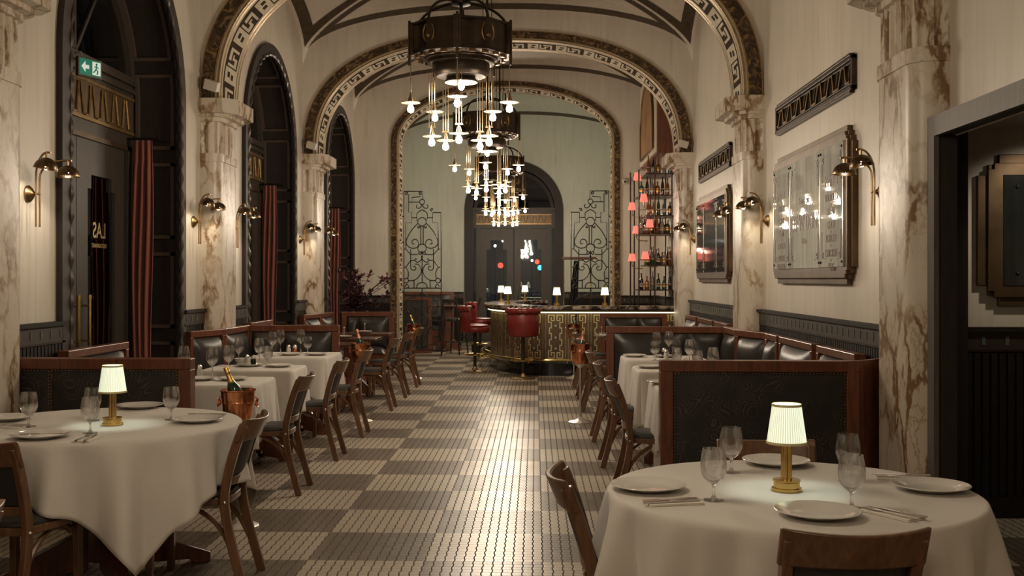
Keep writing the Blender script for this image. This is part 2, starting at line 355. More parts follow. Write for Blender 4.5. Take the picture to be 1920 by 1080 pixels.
# ---------------------------------------------------------------- mesh builder
class MB:
    def __init__(s): s.v = []; s.f = []; s.m = []; s.mats = []
    def mi(s, mat):
        if mat is None: return 0
        if mat not in s.mats: s.mats.append(mat)
        return s.mats.index(mat)
    def add(s, vs, fs, mat=None, T=None):
        k = len(s.v); i = s.mi(mat)
        for v in vs: s.v.append(tuple(T @ Vector(v)) if T is not None else tuple(v))
        for f in fs: s.f.append([k + a for a in f]); s.m.append(i)
        return s
    def box(s, x0, x1, y0, y1, z0, z1, mat=None, T=None):
        vs = [(x0,y0,z0),(x1,y0,z0),(x1,y1,z0),(x0,y1,z0),(x0,y0,z1),(x1,y0,z1),(x1,y1,z1),(x0,y1,z1)]
        return s.add(vs, [(0,3,2,1),(4,5,6,7),(0,1,5,4),(1,2,6,5),(2,3,7,6),(3,0,4,7)], mat, T)
    def lathe(s, prof, n=24, c=(0,0,0), mat=None, T=None, cap0=True, cap1=True, a0=0, pleat=0, npl=0):
        vs = []; fs = []
        for (r, z) in prof:
            for i in range(n):
                a = a0 + 2 * PI * i / n
                rr = r * (1 + (pleat * (1 if i % 2 else -1) if npl else 0))
                vs.append((c[0] + rr * cos(a), c[1] + rr * sin(a), c[2] + z))
        for j in range(len(prof) - 1):
            for i in range(n):
                fs.append((j*n+i, j*n+(i+1)%n, (j+1)*n+(i+1)%n, (j+1)*n+i))
        if cap0 and prof[0][0] > 1e-5: fs.append(tuple(range(n))[::-1])
        if cap1 and prof[-1][0] > 1e-5: fs.append(tuple((len(prof)-1)*n+i for i in range(n)))
        return s.add(vs, fs, mat, T)
    def cyl(s, r, z0, z1, c=(0,0), n=16, mat=None, T=None, r1=None):
        return s.lathe([(r, z0), (r if r1 is None else r1, z1)], n, (c[0], c[1], 0), mat, T)
    def sphere(s, r, c, n=12, mat=None, sz=1.0, T=None):
        k = max(6, n // 2)
        return s.lathe([(max(1e-6, r * sin(PI*j/k)), -r*sz*cos(PI*j/k)) for j in range(k+1)], n, c, mat, T, False, False)
    def tube(s, pts, r, n=8, mat=None, closed=False, T=None, flat=None, up=None):
        P = [Vector(p) for p in pts]; m = len(P); vs = []; fs = []
        prev = None
        for i, p in enumerate(P):
            if closed: t = P[(i+1) % m] - P[i-1]
            else: t = P[min(i+1, m-1)] - P[max(i-1, 0)]
            if t.length < 1e-9: t = Vector((0,0,1))
            t.normalize()
            if up is not None:
                b = Vector(up); a = b - t * b.dot(t)
            elif prev is None:
                b = Vector((0,0,1)) if abs(t.z) < .9 else Vector((1,0,0)); a = b - t * b.dot(t)
            else: a = prev - t * prev.dot(t)
            if a.length < 1e-6: a = t.orthogonal()
            a.normalize(); prev = a; c = t.cross(a)
            rr = r[i] if isinstance(r, (list, tuple)) else r
            ra, rc = (rr, rr) if flat is None else flat
            for k in range(n):
                q = 2 * PI * (k + (.5 if n == 4 else 0)) / n
                f = sqrt(2) if n == 4 else 1
                vs.append(tuple(p + a * (ra * f * cos(q)) + c * (rc * f * sin(q))))
        M_ = m if closed else m - 1
        for i in range(M_):
            j = (i + 1) % m
            for k in range(n): fs.append((i*n+k, i*n+(k+1)%n, j*n+(k+1)%n, j*n+k))
        if not closed:
            fs.append(tuple(range(n))[::-1]); fs.append(tuple((m-1)*n+k for k in range(n)))
        return s.add(vs, fs, mat, T)
    def prism(s, poly, h0, h1, axis='z', mat=None, T=None):
        n = len(poly)
        def mk(p, h):
            return (p[0], p[1], h) if axis == 'z' else (h, p[0], p[1]) if axis == 'x' else (p[0], h, p[1])
        vs = [mk(p, h0) for p in poly] + [mk(p, h1) for p in poly]
        fs = [tuple(range(n))[::-1], tuple(range(n, 2*n))] + [(i, (i+1)%n, n+(i+1)%n, n+i) for i in range(n)]
        return s.add(vs, fs, mat, T)
    def grid(s, fn, nu, nv, mat=None, matfn=None, wrapu=False):
        k = len(s.v)
        for j in range(nv + 1):
            for i in range(nu if wrapu else nu + 1): s.v.append(tuple(fn(i / nu, j / nv)))
        w = nu if wrapu else nu + 1
        for j in range(nv):
            for i in range(nu):
                i2 = (i + 1) % w if wrapu else i + 1
                s.f.append([k+j*w+i, k+j*w+i2, k+(j+1)*w+i2, k+(j+1)*w+i])
                s.m.append(s.mi(matfn(i, j) if matfn else mat))
        return s
    def mesh(s, name, mat=None, smooth=35):
        me = bpy.data.meshes.new(name)
        me.from_pydata(s.v, [], s.f)
        mats = s.mats if s.mats else [mat or M['black']]
        for m_ in mats: me.materials.append(m_)
        if len(mats) > 1 or s.mats:
            for p, i in zip(me.polygons, s.m): p.material_index = i
        me.update()
        import bmesh
        bm = bmesh.new(); bm.from_mesh(me)
        bmesh.ops.recalc_face_normals(bm, faces=bm.faces)
        bm.to_mesh(me); bm.free()
        if smooth:
            me.shade_smooth(); me.set_sharp_from_angle(angle=math.radians(smooth))
        return me
    def build(s, name, mat=None, parent=None, loc=None, rot=None, smooth=35, bevel=0):
        o = bpy.data.objects.new(name, s.mesh(name, mat, smooth)); col.objects.link(o)
        if parent is not None: o.parent = parent
        if loc is not None: o.location = loc
        if rot is not None: o.rotation_euler = rot
        if bevel:
            b = o.modifiers.new('bevel', 'BEVEL'); b.width = bevel; b.segments = 2; b.limit_method = 'ANGLE'; b.angle_limit = math.radians(40)
        return o

def thing(name, label, cat, loc=(0,0,0), rz=0, group=None):
    o = bpy.data.objects.new(name, None); col.objects.link(o)
    o.location = loc; o.rotation_euler = (0, 0, rz); o.empty_display_size = .1
    o['label'] = label; o['category'] = cat
    if group: o['group'] = group
    return o
def tag(o, label, cat, group=None):
    o['label'] = label; o['category'] = cat
    if group: o['group'] = group
    return o
def struct(o): o['kind'] = 'structure'; return o
def dup(root, loc, rz=None, label=None, group=None):
    def cp(o, par):
        c = o.copy(); col.objects.link(c)
        if par is not None: c.parent = par
        for ch in kids.get(o.name, []): cp(ch, c)
        return c
    kids = {}
    def walk(o):
        kids[o.name] = list(o.children)
        for c in kids[o.name]: walk(c)
    walk(root)
    r = cp(root, None); r.location = loc
    if rz is not None: r.rotation_euler = (r.rotation_euler[0], r.rotation_euler[1], rz)
    if label: r['label'] = label
    if group: r['group'] = group
    return r
def point(loc, power, color, r=.03, name='lamp_light', parent=None):
    l = bpy.data.lights.new(name, 'POINT'); l.energy = power; l.color = color; l.shadow_soft_size = r
    o = bpy.data.objects.new(name, l); col.objects.link(o); o.location = loc
    if parent is not None: o.parent = parent
    return o
def spot(loc, power, color, ang, rot=(0,0,0), r=.02, blend=.6, name='spot_light', parent=None):
    l = bpy.data.lights.new(name, 'SPOT'); l.energy = power; l.color = color; l.shadow_soft_size = r; l.spot_size = ang; l.spot_blend = blend
    o = bpy.data.objects.new(name, l); col.objects.link(o); o.location = loc; o.rotation_euler = rot
    if parent is not None: o.parent = parent
    return o
def text_mesh(mb, txt, size, mat, T, shear=0, extr=.001):
    cu = bpy.data.curves.new('t', 'FONT'); cu.body = txt; cu.size = size; cu.align_x = 'CENTER'; cu.align_y = 'CENTER'; cu.extrude = extr; cu.offset = size * .012
    o = bpy.data.objects.new('t', cu); col.objects.link(o)
    dg = bpy.context.evaluated_depsgraph_get()
    me = bpy.data.meshes.new_from_object(o.evaluated_get(dg))
    mb.add([v.co[:] for v in me.vertices], [list(p.vertices) for p in me.polygons], mat, T)
    bpy.data.objects.remove(o); bpy.data.curves.remove(cu); bpy.data.meshes.remove(me)
# ================================================================ THE ROOM
XC = -.61; XL = -3.68; XR = 2.46
PIERS = [6.42, 11.6, 16.78]; PD = .75
A3 = 21.5; A3D = .7; YE = 27.5; YB = -2.5
DOORC = [9.53, 14.72, 19.92]; DH = 1.40; SPR = 3.40

struct(MB().add([(-5.2,YB,0),(6,YB,0),(6,YE+3,0),(-5.2,YE+3,0)], [(0,1,2,3)]).build('floor', M['floor']))

# --- side wall, left: one strip per bay with an arched opening
def arch_z(x, half, spring, rise, n=2.0):
    t = min(1, abs(x) / half)
    return spring + rise * (1 - t ** n) ** (1.0 / n)
wl = MB(); ZT = 6.5
def wall_with_arch(mb, X, y0, y1, c, half, spring, rise, mat):
    mb.add([(X,y0,0),(X,c-half,0),(X,c-half,ZT),(X,y0,ZT)], [(0,1,2,3)], mat)
    mb.add([(X,c+half,0),(X,y1,0),(X,y1,ZT),(X,c+half,ZT)], [(0,1,2,3)], mat)
    K = 40; vs = []
    for i in range(K + 1):
        y = -half * cos(PI * i / K)
        vs += [(X, c + y, arch_z(y, half, spring, rise)), (X, c + y, ZT)]
    mb.add(vs, [(2*i, 2*i+2, 2*i+3, 2*i+1) for i in range(K)], mat)
wl.add([(XL,YB,0),(XL,6.9,0),(XL,6.9,ZT),(XL,YB,ZT)], [(0,1,2,3)], M['plaster'])
wall_with_arch(wl, XL, 6.9, 12.1, DOORC[0], DH, SPR, DH, M['plaster'])
wall_with_arch(wl, XL, 12.1, 17.3, DOORC[1], DH, SPR, DH, M['plaster'])
wall_with_arch(wl, XL, 17.3, 21.9, DOORC[2], DH, SPR, DH, M['plaster'])
wl.add([(XL,21.9,0),(XL,YE,0),(XL,YE,ZT),(XL,21.9,ZT)], [(0,1,2,3)], M['plaster_cool_tint'])
struct(wl.build('wall_left'))
# --- right wall with passage opening
OY0, OY1, OZ = 3.6, 6.40, 2.44
wr = MB()
def rect_x(mb, X, y0, y1, z0, z1, mat): mb.add([(X,y0,z0),(X,y1,z0),(X,y1,z1),(X,y0,z1)], [(0,1,2,3)], mat)
rect_x(wr, XR, YB, OY0, 0, ZT, M['plaster']); rect_x(wr, XR, OY0, OY1, OZ, ZT, M['plaster'])
rect_x(wr, XR, OY1, 21.9, 0, ZT, M['plaster']); rect_x(wr, XR, 21.9, YE, 0, ZT, M['plaster_cool_tint'])
struct(wr.build('wall_right'))
# side room beyond the passage
sr = MB()
sr.box(2.46, 5.2, 7.3, 7.4, 0, 3.0, M['plaster']); sr.box(2.46, 2.76, 6.9, 7.3, 0, 3.0, M['darkwood'])
sr.box(5.1, 5.2, YB, 7.3, 0, 3.0, M['plaster']); sr.box(2.5, 5.2, YB, 7.4, 2.62, 2.7, M['plaster_vault'])
struct(sr.build('wall_side_room'))
fr = MB()
fr.box(2.33, 2.36, 6.32, 6.42, 0, 2.56, M['greywood']); fr.box(2.33, 2.36, 3.6, 6.32, OZ, 2.56, M['greywood'])
fr.box(2.36, 2.47, 6.33, 6.42, 0, 2.55, M['darkwood']); fr.box(2.36, 2.47, 3.6, 6.33, OZ+.01, 2.55, M['darkwood'])  # unlit inner side of the same frame, its shade put in as darker wood
fr.box(2.33, 2.47, 3.38, 3.60, 0, 2.55, M['greywood'])
struct(fr.build('trim_1', smooth=0))
# --- end wall with arched door opening
ED, EH, ES = -.56, 1.24, 3.38
we = MB()
def strip_y(mb, Y, x0, x1, c, half, fz, top, mat, K=48):
    if x0 < c - half: mb.add([(x0,Y,0),(c-half,Y,0),(c-half,Y,top),(x0,Y,top)], [(0,1,2,3)], mat)
    if x1 > c + half: mb.add([(c+half,Y,0),(x1,Y,0),(x1,Y,top),(c+half,Y,top)], [(0,1,2,3)], mat)
    vs = []
    for i in range(K + 1):
        x = -half * cos(PI * i / K); vs += [(c + x, Y, fz(x)), (c + x, Y, top)]
    mb.add(vs, [(2*i, 2*i+2, 2*i+3, 2*i+1) for i in range(K)], mat)
strip_y(we, YE, XL, XR, ED, EH, lambda x: arch_z(x, EH, ES, EH), ZT, M['plaster_cool_tint'])
struct(we.build('wall_end'))
struct(MB().box(-5.2, 6, YB-.1, YB, 0, ZT, M['plaster']).build('wall_back'))

# --- arches with stencilled soffit
KEY = ["...............",
       ".#########..##.",
       ".#########..##.",
       ".##.........##.",
       ".##..####...##.",
       ".##....##...##.",
       ".##....#######.",
       ".##....#######.",
       "..............."]
BLK = ["###########",
       "###########",
       "###....####"[:11],
       "###....####"[:11],
       "###########",
       "####....###",
       "####....###",
       "###########",
       "###########"]
def build_arch(n, Y, depth, half, outer, spring, rise, orise, expo, down, plate_mat, back_mat, cells):
    a = MB()
    def pt(th, h, r):          # superellipse
        c, s = cos(th), sin(th)
        q = 2.0 / expo
        return (XC + h * (abs(c) ** q) * (1 if c > 0 else -1), spring + r * abs(s) ** q)
    K = 96
    # resample by arc length
    def path(h, r):
        P = [pt(PI * i / 400, h, r) for i in range(401)]
        if down: P = [(XC + h, 0.0)] + P + [(XC - h, 0.0)]
        ds = [0]
        for i in range(1, len(P)): ds.append(ds[-1] + math.dist(P[i], P[i-1]))
        tot = ds[-1]
        def ev(t):
            d = t * tot; lo = 0; hi = len(ds) - 1
            while hi - lo > 1:
                mid = (lo + hi) // 2
                if ds[mid] <= d: lo = mid
                else: hi = mid
            f = (d - ds[lo]) / max(1e-9, ds[hi] - ds[lo])
            return (P[lo][0] + (P[hi][0]-P[lo][0])*f, P[lo][1] + (P[hi][1]-P[lo][1])*f)
        return ev, tot
    ein, tot = path(half, rise); eo, _ = path(outer, orise)
    # front and back plates
    for Yp, mt_ in ((Y, plate_mat), (Y + depth, back_mat)):
        vs = []
        for i in range(K + 1):
            th = PI * i / K; x, z = pt(th, half, rise); vs += [(x, Yp, z), (x, Yp, ZT)]
        a.add(vs, [(2*i, 2*i+2, 2*i+3, 2*i+1) for i in range(K)], mt_)
        zb = 0 if down else spring
        for s_ in (-1, 1):
            x0 = XC + s_ * half; x1 = XL if s_ < 0 else XR
            a.add([(x0,Yp,zb),(x1,Yp,zb),(x1,Yp,ZT),(x0,Yp,ZT)], [(0,1,2,3)], mt_)
    # soffit with bitmap pattern
    NV = 17
    unit = len(KEY[0]) + 3 + 11
    def cell(i, j):
        # j across depth 0..16 : lines at the edges, pattern in the middle
        if j in (0, 15, 16): return M['soffit_cream'] if j != 16 else M['gilt_light']
        if j in (1, 14): return M['gilt_light']
        if j in (2, 13): return M['soffit_cream']
        if j in (3,): return M['soffit_dark']
        k = (i) % unit; r = j - 4
        if r < 0 or r > 8: return M['soffit_dark']
        if k < 11: ch = BLK[r][k]
        elif k < 14: ch = '.'
        else: ch = KEY[r][k-14] if k - 14 < len(KEY[0]) else '.'
        return M['soffit_cream'] if ch == '#' else M['soffit_dark']
    a.grid(lambda u, v: (ein(u)[0], Y + depth * v, ein(u)[1]), cells, NV, matfn=cell)
    o = struct(a.build('wall_arch_%d' % n, smooth=0))
    # gilded relief band on the face
    b = MB()
    def ring(t0, t1, yoff, th, mat, KK=150):
        def q(u, k):
            p0, p1 = ein(u), eo(u)
            x0 = p0[0] + (p1[0]-p0[0]) * t0; z0 = p0[1] + (p1[1]-p0[1]) * t0
            x1 = p0[0] + (p1[0]-p0[0]) * t1; z1 = p0[1] + (p1[1]-p0[1]) * t1
            return [(x0, Y, z0), (x0, Y - th, z0), (x1, Y - th, z1), (x1, Y, z1)][k]
        vs = []
        for i in range(KK + 1):
            for k in range(4): vs.append(q(i / KK, k))
        fs = []
        for i in range(KK):
            for k in range(3): fs.append((i*4+k, i*4+k+1, (i+1)*4+k+1, (i+1)*4+k))
        b.add(vs, fs, mat)
    ring(.0, .08, 0, .02, M['gilt_light']); ring(.08, .2, 0, .012, M['cream']); ring(.2, .26, 0, .03, M['gilt_light'])
    ring(.26, .94, 0, .022, M['gilt']); ring(.94, 1.0, 0, .035, M['gilt_light'])
    struct(b.build('trim_%d' % (n + 10), smooth=50))
CAPT = 3.58
for i, y in enumerate(PIERS):
    build_arch(i + 1, y, PD, 2.86, 3.06, CAPT, 1.78, 1.93, 2.5, False, M['plaster'], M['plaster'], 490)
build_arch(4, A3, A3D, 2.155, 2.315, 4.42, 1.06, 1.18, 2.0, True, M['plaster'], M['plaster_cool_tint'], 800)

# --- groin vaults
def vault(n, y0, y1, mat, zs=5.0):
    cy = (y0 + y1) / 2; hy = (y1 - y0) / 2; hx = (XR - XL) / 2; cx = (XL + XR) / 2
    def Vz(u, w):
        m_ = max(abs(u), abs(w)); k = min(abs(u), abs(w))
        return zs + (1.15 - .3 * m_ * m_) * (max(0, 1 - k ** 2.3)) ** (1 / 2.3)
    def Pt(u, w, off=0): return (cx + hx * u, cy + hy * w, Vz(u, w) - off)
    v = MB(); v.grid(lambda a, b: Pt(2*a-1, 2*b-1), 72, 72, mat)
    # painted bands, a centimetre of stencilled plaster relief
    def band(f0, f1, K=44):
        vs = []
        for i in range(K + 1):
            t = i / K; p0, p1 = f0(t), f1(t)
            for q in range(4):
                s_ = q / 3; u = p0[0] + (p1[0]-p0[0])*s_; w = p0[1] + (p1[1]-p0[1])*s_
                vs.append(Pt(u, w, .012))
        v.add(vs, [(i*4+q, i*4+q+1, (i+1)*4+q+1, (i+1)*4+q) for i in range(K) for q in range(3)], M['stencil'])
    g, bw = .018, .062
    for s_ in (-1, 1):
        # transverse bands beside the arches, lunette bands along the walls
        e = .985
        band(lambda t: ((2*t-1)*(.90), s_*e), lambda t: ((2*t-1)*(.90), s_*(e-.075)))
        band(lambda t: (s_*e, (2*t-1)*.90), lambda t: (s_*(e-.06), (2*t-1)*.90))
        for q in (-1, 1):
            lo = .04
            band(lambda t: (s_*(lo+(.985-lo)*t), q*(lo+(.985-lo)*t - g)), lambda t: (s_*(lo+(.985-lo)*t), q*(lo+(.985-lo)*t - g - bw)))
            band(lambda t: (s_*(lo+(.985-lo)*t - g), q*(lo+(.985-lo)*t)), lambda t: (s_*(lo+(.985-lo)*t - g - bw), q*(lo+(.985-lo)*t)))
    struct(v.build('ceiling_%d' % n, smooth=40))
vault(1, YB, 1.99 , M['plaster_vault']); vault(2, 1.99, PIERS[0], M['plaster_vault'])
vault(3, PIERS[0]+PD, PIERS[1], M['plaster_vault']); vault(4, PIERS[1]+PD, PIERS[2], M['plaster_vault'])
vault(5, PIERS[2]+PD, A3, M['plaster_vault']); vault(6, A3+A3D, YE, M['plaster_cool_tint'])
struct(MB().box(-5.2, 6, YB-.2, YE+.2, 6.5, 6.6, M['black']).build('ceiling_slab'))

# --- marble pilasters
def pilaster(n, side, Y):
    X = XL if side < 0 else XR; s_ = -side        # s_ points into the room
    b = MB()
    def plan(p, y0, y1, ch): return [(X, y0), (X + s_*(p-ch), y0), (X + s_*p, y0+ch), (X + s_*p, y1-ch), (X + s_*(p-ch), y1), (X, y1)]
    mt = M['marble']
    b.prism(plan(.25, Y-.03, Y+PD+.03, .08), 0, .32, 'z', mt)
    def rounded(p, y0, y1, ch):
        pts = [(X, y0)]
        for k in range(7):
            a = PI/2 * k / 6; pts.append((X + s_*(p-ch+ch*sin(a)), y0+ch-ch*cos(a)))
        for k in range(7):
            a = PI/2 * k / 6; pts.append((X + s_*(p-ch+ch*cos(a)), y1-ch+ch*sin(a)))
        return pts + [(X, y1)]
    b.prism(rounded(.215, Y, Y+PD, .14), .32, 2.92, 'z', mt)
    b.prism(rounded(.228, Y-.012, Y+PD+.012, .15), 2.90, 2.99, 'z', mt)
    # fluted drum
    base = rounded(.205, Y+.005, Y+PD-.005, .14); pts = []
    dense = []
    for i in range(len(base)-1):
        p, q = base[i], base[i+1]; dd = math.dist(p, q); k = max(1, int(dd/.012))
        for j in range(k): dense.append((p[0]+(q[0]-p[0])*j/k, p[1]+(q[1]-p[1])*j/k))
    dense.append(base[-1]); acc = 0; out = []
    for i, p in enumerate(dense):
        if i: acc += math.dist(p, dense[i-1])
        f = (acc / .098) % 1
        dpt = .028 * sin(PI * min(1, max(0, (f-.12)/.76))) ** .6 if .12 < f < .88 else 0
        cxm, cym = X, Y + PD/2
        vx, vy = cxm - p[0], cym - p[1]; l = math.hypot(vx, vy)
        out.append((p[0]+vx/l*dpt, p[1]+vy/l*dpt) if 0 < i < len(dense)-1 else p)
    b.prism(out, 2.99, 3.36, 'z', mt)
    b.prism(rounded(.235, Y-.02, Y+PD+.02, .15), 3.34, 3.385, 'z', mt)
    b.prism(rounded(.31, Y-.05, Y+PD+.05, .18), 3.385, 3.42, 'z', mt)
    b.prism(plan(.40, Y-.09, Y+PD+.09, .13), 3.42, CAPT, 'z', mt)
    struct(b.build('trim_pilaster_%d' % n, smooth=40))
k = 1
for y in PIERS:
    for s_ in (-1, 1): pilaster(k, s_, y); k += 1

# --- reeded wainscot with tiled dado rail
def wainscot(n, ax, c, a0, a1, into, z=1.28):
    """ax 'x': runs along Y at X=c ; ax 'y': runs along X at Y=c"""
    b = MB()
    def bx(p0, p1, q0, q1, z0, z1, m_):
        lo, hi = sorted((c + into*q0, c + into*q1))
        if ax == 'x': b.box(lo, hi, p0, p1, z0, z1, m_)
        else: b.box(p0, p1, lo, hi, z0, z1, m_)
    bx(a0, a1, 0, .03, 0, z-.02, M['wainscot'])
    w = .055; k_ = int((a1-a0)/w)
    for i in range(k_):
        p = a0 + (i+.5)*(a1-a0)/k_
        bx(p-w*.36, p+w*.36, .03, .045, .14, z-.17, M['wainscot'])
    bx(a0, a1, 0, .055, 0, .14, M['wainscot'])
    bx(a0, a1, 0, .05, z-.165, z-.15, M['bronze'])
    bx(a0, a1, 0, .048, z-.15, z-.03, M['dado'])
    k_ = max(1, int((a1-a0)/.15))
    for i in range(k_):
        p = a0 + (i+.5)*(a1-a0)/k_
        bx(p-.012, p+.012, .045, .052, z-.12, z-.06, M['gem_dull'])
    bx(a0, a1, 0, .075, z-.03, z, M['wainscot'])
    return struct(b.build('baseboard_%d' % n, smooth=0))
M['dado'] = simple('dado', (.040, .027, .021), rough=.5, noise=.3, nscale=8)
M['gem_dull'] = simple('gem_dull', (.10, .12, .09), rough=.3)
wj = 1
for (y0, y1) in [(3.0, PIERS[0]), (PIERS[0]+PD, DOORC[0]-DH), (DOORC[0]+DH, PIERS[1]), (PIERS[1]+PD, DOORC[1]-DH), (DOORC[1]+DH, PIERS[2]), (PIERS[2]+PD, DOORC[2]-DH), (DOORC[2]+DH, A3), (A3+A3D, YE)]:
    if y1 - y0 > .03: wainscot(wj, 'x', XL, y0, y1, 1); wj += 1
for (y0, y1) in [(PIERS[0]+PD, PIERS[1]), (PIERS[1]+PD, PIERS[2]), (PIERS[2]+PD, A3), (A3+A3D, YE)]:
    wainscot(wj, 'x', XR, y0, y1, -1); wj += 1
for (x0, x1, Y) in [(XL, XC-2.32, A3), (XC+2.32, XR, A3), (XL, ED-EH-.05, YE), (ED+EH+.05, XR, YE), (2.77, 5.1, 7.3)]:
    wainscot(wj, 'y', Y, x0, x1, -1); wj += 1

# --- arched doors of the left wall
def arch_pts(c, half, spring, K=32, z0=0.0):
    P = [(c - half, z0)]
    for i in range(K + 1):
        a = PI - PI * i / K; P.append((c + half * cos(a), spring + half * sin(a)))
    return P + [(c + half, z0)]
def arched_door(n, C, text):
    root = bpy.data.objects.new('door_%d' % n, None); col.objects.link(root); root['kind'] = 'structure'
    XD = XL - .50
    # reveal lining
    P = arch_pts(C, DH, SPR, 36)
    vs = [(XL + .012, p[0], p[1]) for p in P] + [(XD - .05, p[0], p[1]) for p in P]
    m_ = len(P)
    MB().add(vs, [(i, i+1, m_+i+1, m_+i) for i in range(m_-1)]).build('reveal', M['darkwood'], root, smooth=30)
    # raised panels on the reveal
    b = MB()
    path = []
    for i in range(41): path.append((C + DH, SPR * i / 40))
    for i in range(1, 61):
        a = PI * i / 60; path.append((C + DH * cos(a), SPR + DH * sin(a)))
    for i in range(1, 41): path.append((C - DH, SPR * (1 - i / 40)))
    ds = [0]
    for i in range(1, len(path)): ds.append(ds[-1] + math.dist(path[i], path[i-1]))
    def ev(d):
        for i in range(1, len(ds)):
            if ds[i] >= d: break
        f = (d - ds[i-1]) / (ds[i] - ds[i-1]); p, q = path[i-1], path[i]
        x, z = p[0]+(q[0]-p[0])*f, p[1]+(q[1]-p[1])*f
        tx, tz = q[0]-p[0], q[1]-p[1]; l = math.hypot(tx, tz)
        return x, z, -tz/l, tx/l      # normal to the left of travel = into opening
    d = .18; Lp = .78
    while d + Lp < ds[-1]:
        for (xa, xb, e, h) in ((.05, .45, 0, .022), (.115, .385, .045, .004)):
            K = 8
            top = []; 
            for i in range(K+1):
                x, z, nx, nz = ev(d + e + (Lp - 2*e) * i / K); top.append((x, z, nx, nz))
            if h == .022:
                # frame moulding as four bars
                for (u0, u1) in ((xa, xa+.035), (xb-.035, xb)):
                    vs = []
                    for (x, z, nx, nz) in top: vs += [(XL-u0, x, z), (XL-u0, x+nx*.04, z+nz*.04), (XL-u1, x+nx*.04, z+nz*.04), (XL-u1, x, z)]
                    b.add(vs, [(i*4+k_, i*4+k_+1, i*4+k_+5, i*4+k_+4) for i in range(K) for k_ in range(3)] + [(0,1,2,3), (K*4, K*4+1, K*4+2, K*4+3)])
                for (s0, s1) in ((0, .035), (Lp-.035, Lp)):
                    vs = []
                    for dd in (s0, s1):
                        x, z, nx, nz = ev(d + dd); vs += [(XL-xa, x, z), (XL-xa, x+nx*.04, z+nz*.04), (XL-xb, x+nx*.04, z+nz*.04), (XL-xb, x, z)]
                    b.add(vs, [(0,1,5,4),(1,2,6,5),(2,3,7,6),(0,1,2,3),(4,5,6,7)])
        d += Lp + .14
    b.build('reveal_panel', M['panel_highlight'], root, smooth=0)
    # casing on the wall face with rope moulding
    b = MB(); K = len(P)
    Pi = arch_pts(C, DH - .10, SPR, 36); Po = arch_pts(C, DH + .05, SPR, 36)
    vs = []
    for p, q in zip(Pi, Po): vs += [(XL+.0, p[0], p[1]), (XL+.05, p[0], p[1]), (XL+.05, q[0], q[1]), (XL+.0, q[0], q[1])]
    b.add(vs, [(i*4+k_, i*4+(k_+1)%4, i*4+4+(k_+1)%4, i*4+4+k_) for i in range(K-1) for k_ in range(4)], M['darkwood'])
    Pr = arch_pts(C, DH - .10, SPR, 60)
    dense = []
    for i in range(len(Pr)-1):
        p, q = Pr[i], Pr[i+1]; kk = max(1, int(math.dist(p, q)/.03))
        for j in range(kk): dense.append((p[0]+(q[0]-p[0])*j/kk, p[1]+(q[1]-p[1])*j/kk))
    b.tube([(XL+.045, p[0], p[1]) for p in dense], [.022 + .010*sin(i*1.1) for i in range(len(dense))], 6, M['rope'])
    b.build('casing', None, root, smooth=50)
    # door plane: frieze, transom, leaves, sidelights
    b = MB(); b.box(XD-.05, XD+.03, C-DH, C+DH, 2.93, 3.62); b.box(XD-.02, XD+.07, C-DH, C+DH, 3.58, 3.66); b.box(XD-.02, XD+.06, C-DH, C+DH, 3.50, 3.55)
    b.box(XD-.1, XD-.05, C-DH-.1, C+DH+.1, 0, .02)
    b.build('transom_beam', M['doorwood'], root, smooth=0)
    b = MB(); b.box(XD+.03, XD+.045, C-DH+.1, C+DH-.1, 3.08, 3.44, M['bronze_pale'])
    for z in (3.07, 3.42): b.box(XD+.03, XD+.065, C-DH+.1, C+DH-.1, z, z+.028, M['gilt_light'])
    zz = []; k_ = 9; w = (2*DH-.4)/k_
    for i in range(k_):
        y = C-DH+.2+i*w
        b.tube([(XD+.055, y, 3.12), (XD+.055, y+w*.28, 3.12), (XD+.055, y+w*.42, 3.40), (XD+.055, y+w*.62, 3.40), (XD+.055, y+w*.86, 3.12), (XD+.055, y+w, 3.12)], .012, 5, M['gilt_light'])
    b.build('zigzag_frieze', None, root, smooth=0)
    MB().box(XD-.04, XD+.06, C-DH, C+DH, 2.90, 2.945, M['frame_brass']).build('brass_lip', None, root, smooth=0)
    # fanlight
    b = MB(); f = arch_pts(C, DH-.05, SPR+.25, 30, SPR+.25); f = [(C+(p[0]-C), p[1]) for p in f]
    P2 = [(C + (DH-.03)*cos(PI*i/30), SPR + max(.26, (DH-.03)*sin(PI*i/30))) for i in range(31)]
    MB().prism(P2, XD-.01, XD-.004, 'x').build('fanlight_glass', M['pane'], root)
    b = MB()
    b.tube([(XD, C+(DH-.06)*cos(a), SPR+(DH-.06)*sin(a)) for a in [PI*(.06+.88*i/40) for i in range(41)]], .05, 4)
    for a in (PI*.33, PI*.5, PI*.67): b.tube([(XD, C, 3.66), (XD, C+(DH-.05)*cos(a), SPR+(DH-.05)*sin(a))], .018, 4)
    b.build('fanlight_bar', M['doorwood'], root, smooth=40)
    # frame posts
    b = MB()
    for y in (C-DH+.08, C-1.19, C+1.19, C+DH-.08): b.box(XD-.05, XD+.06, y-.06, y+.06, 0, 2.95)
    b.build('door_post', M['doorwood'], root, smooth=0)
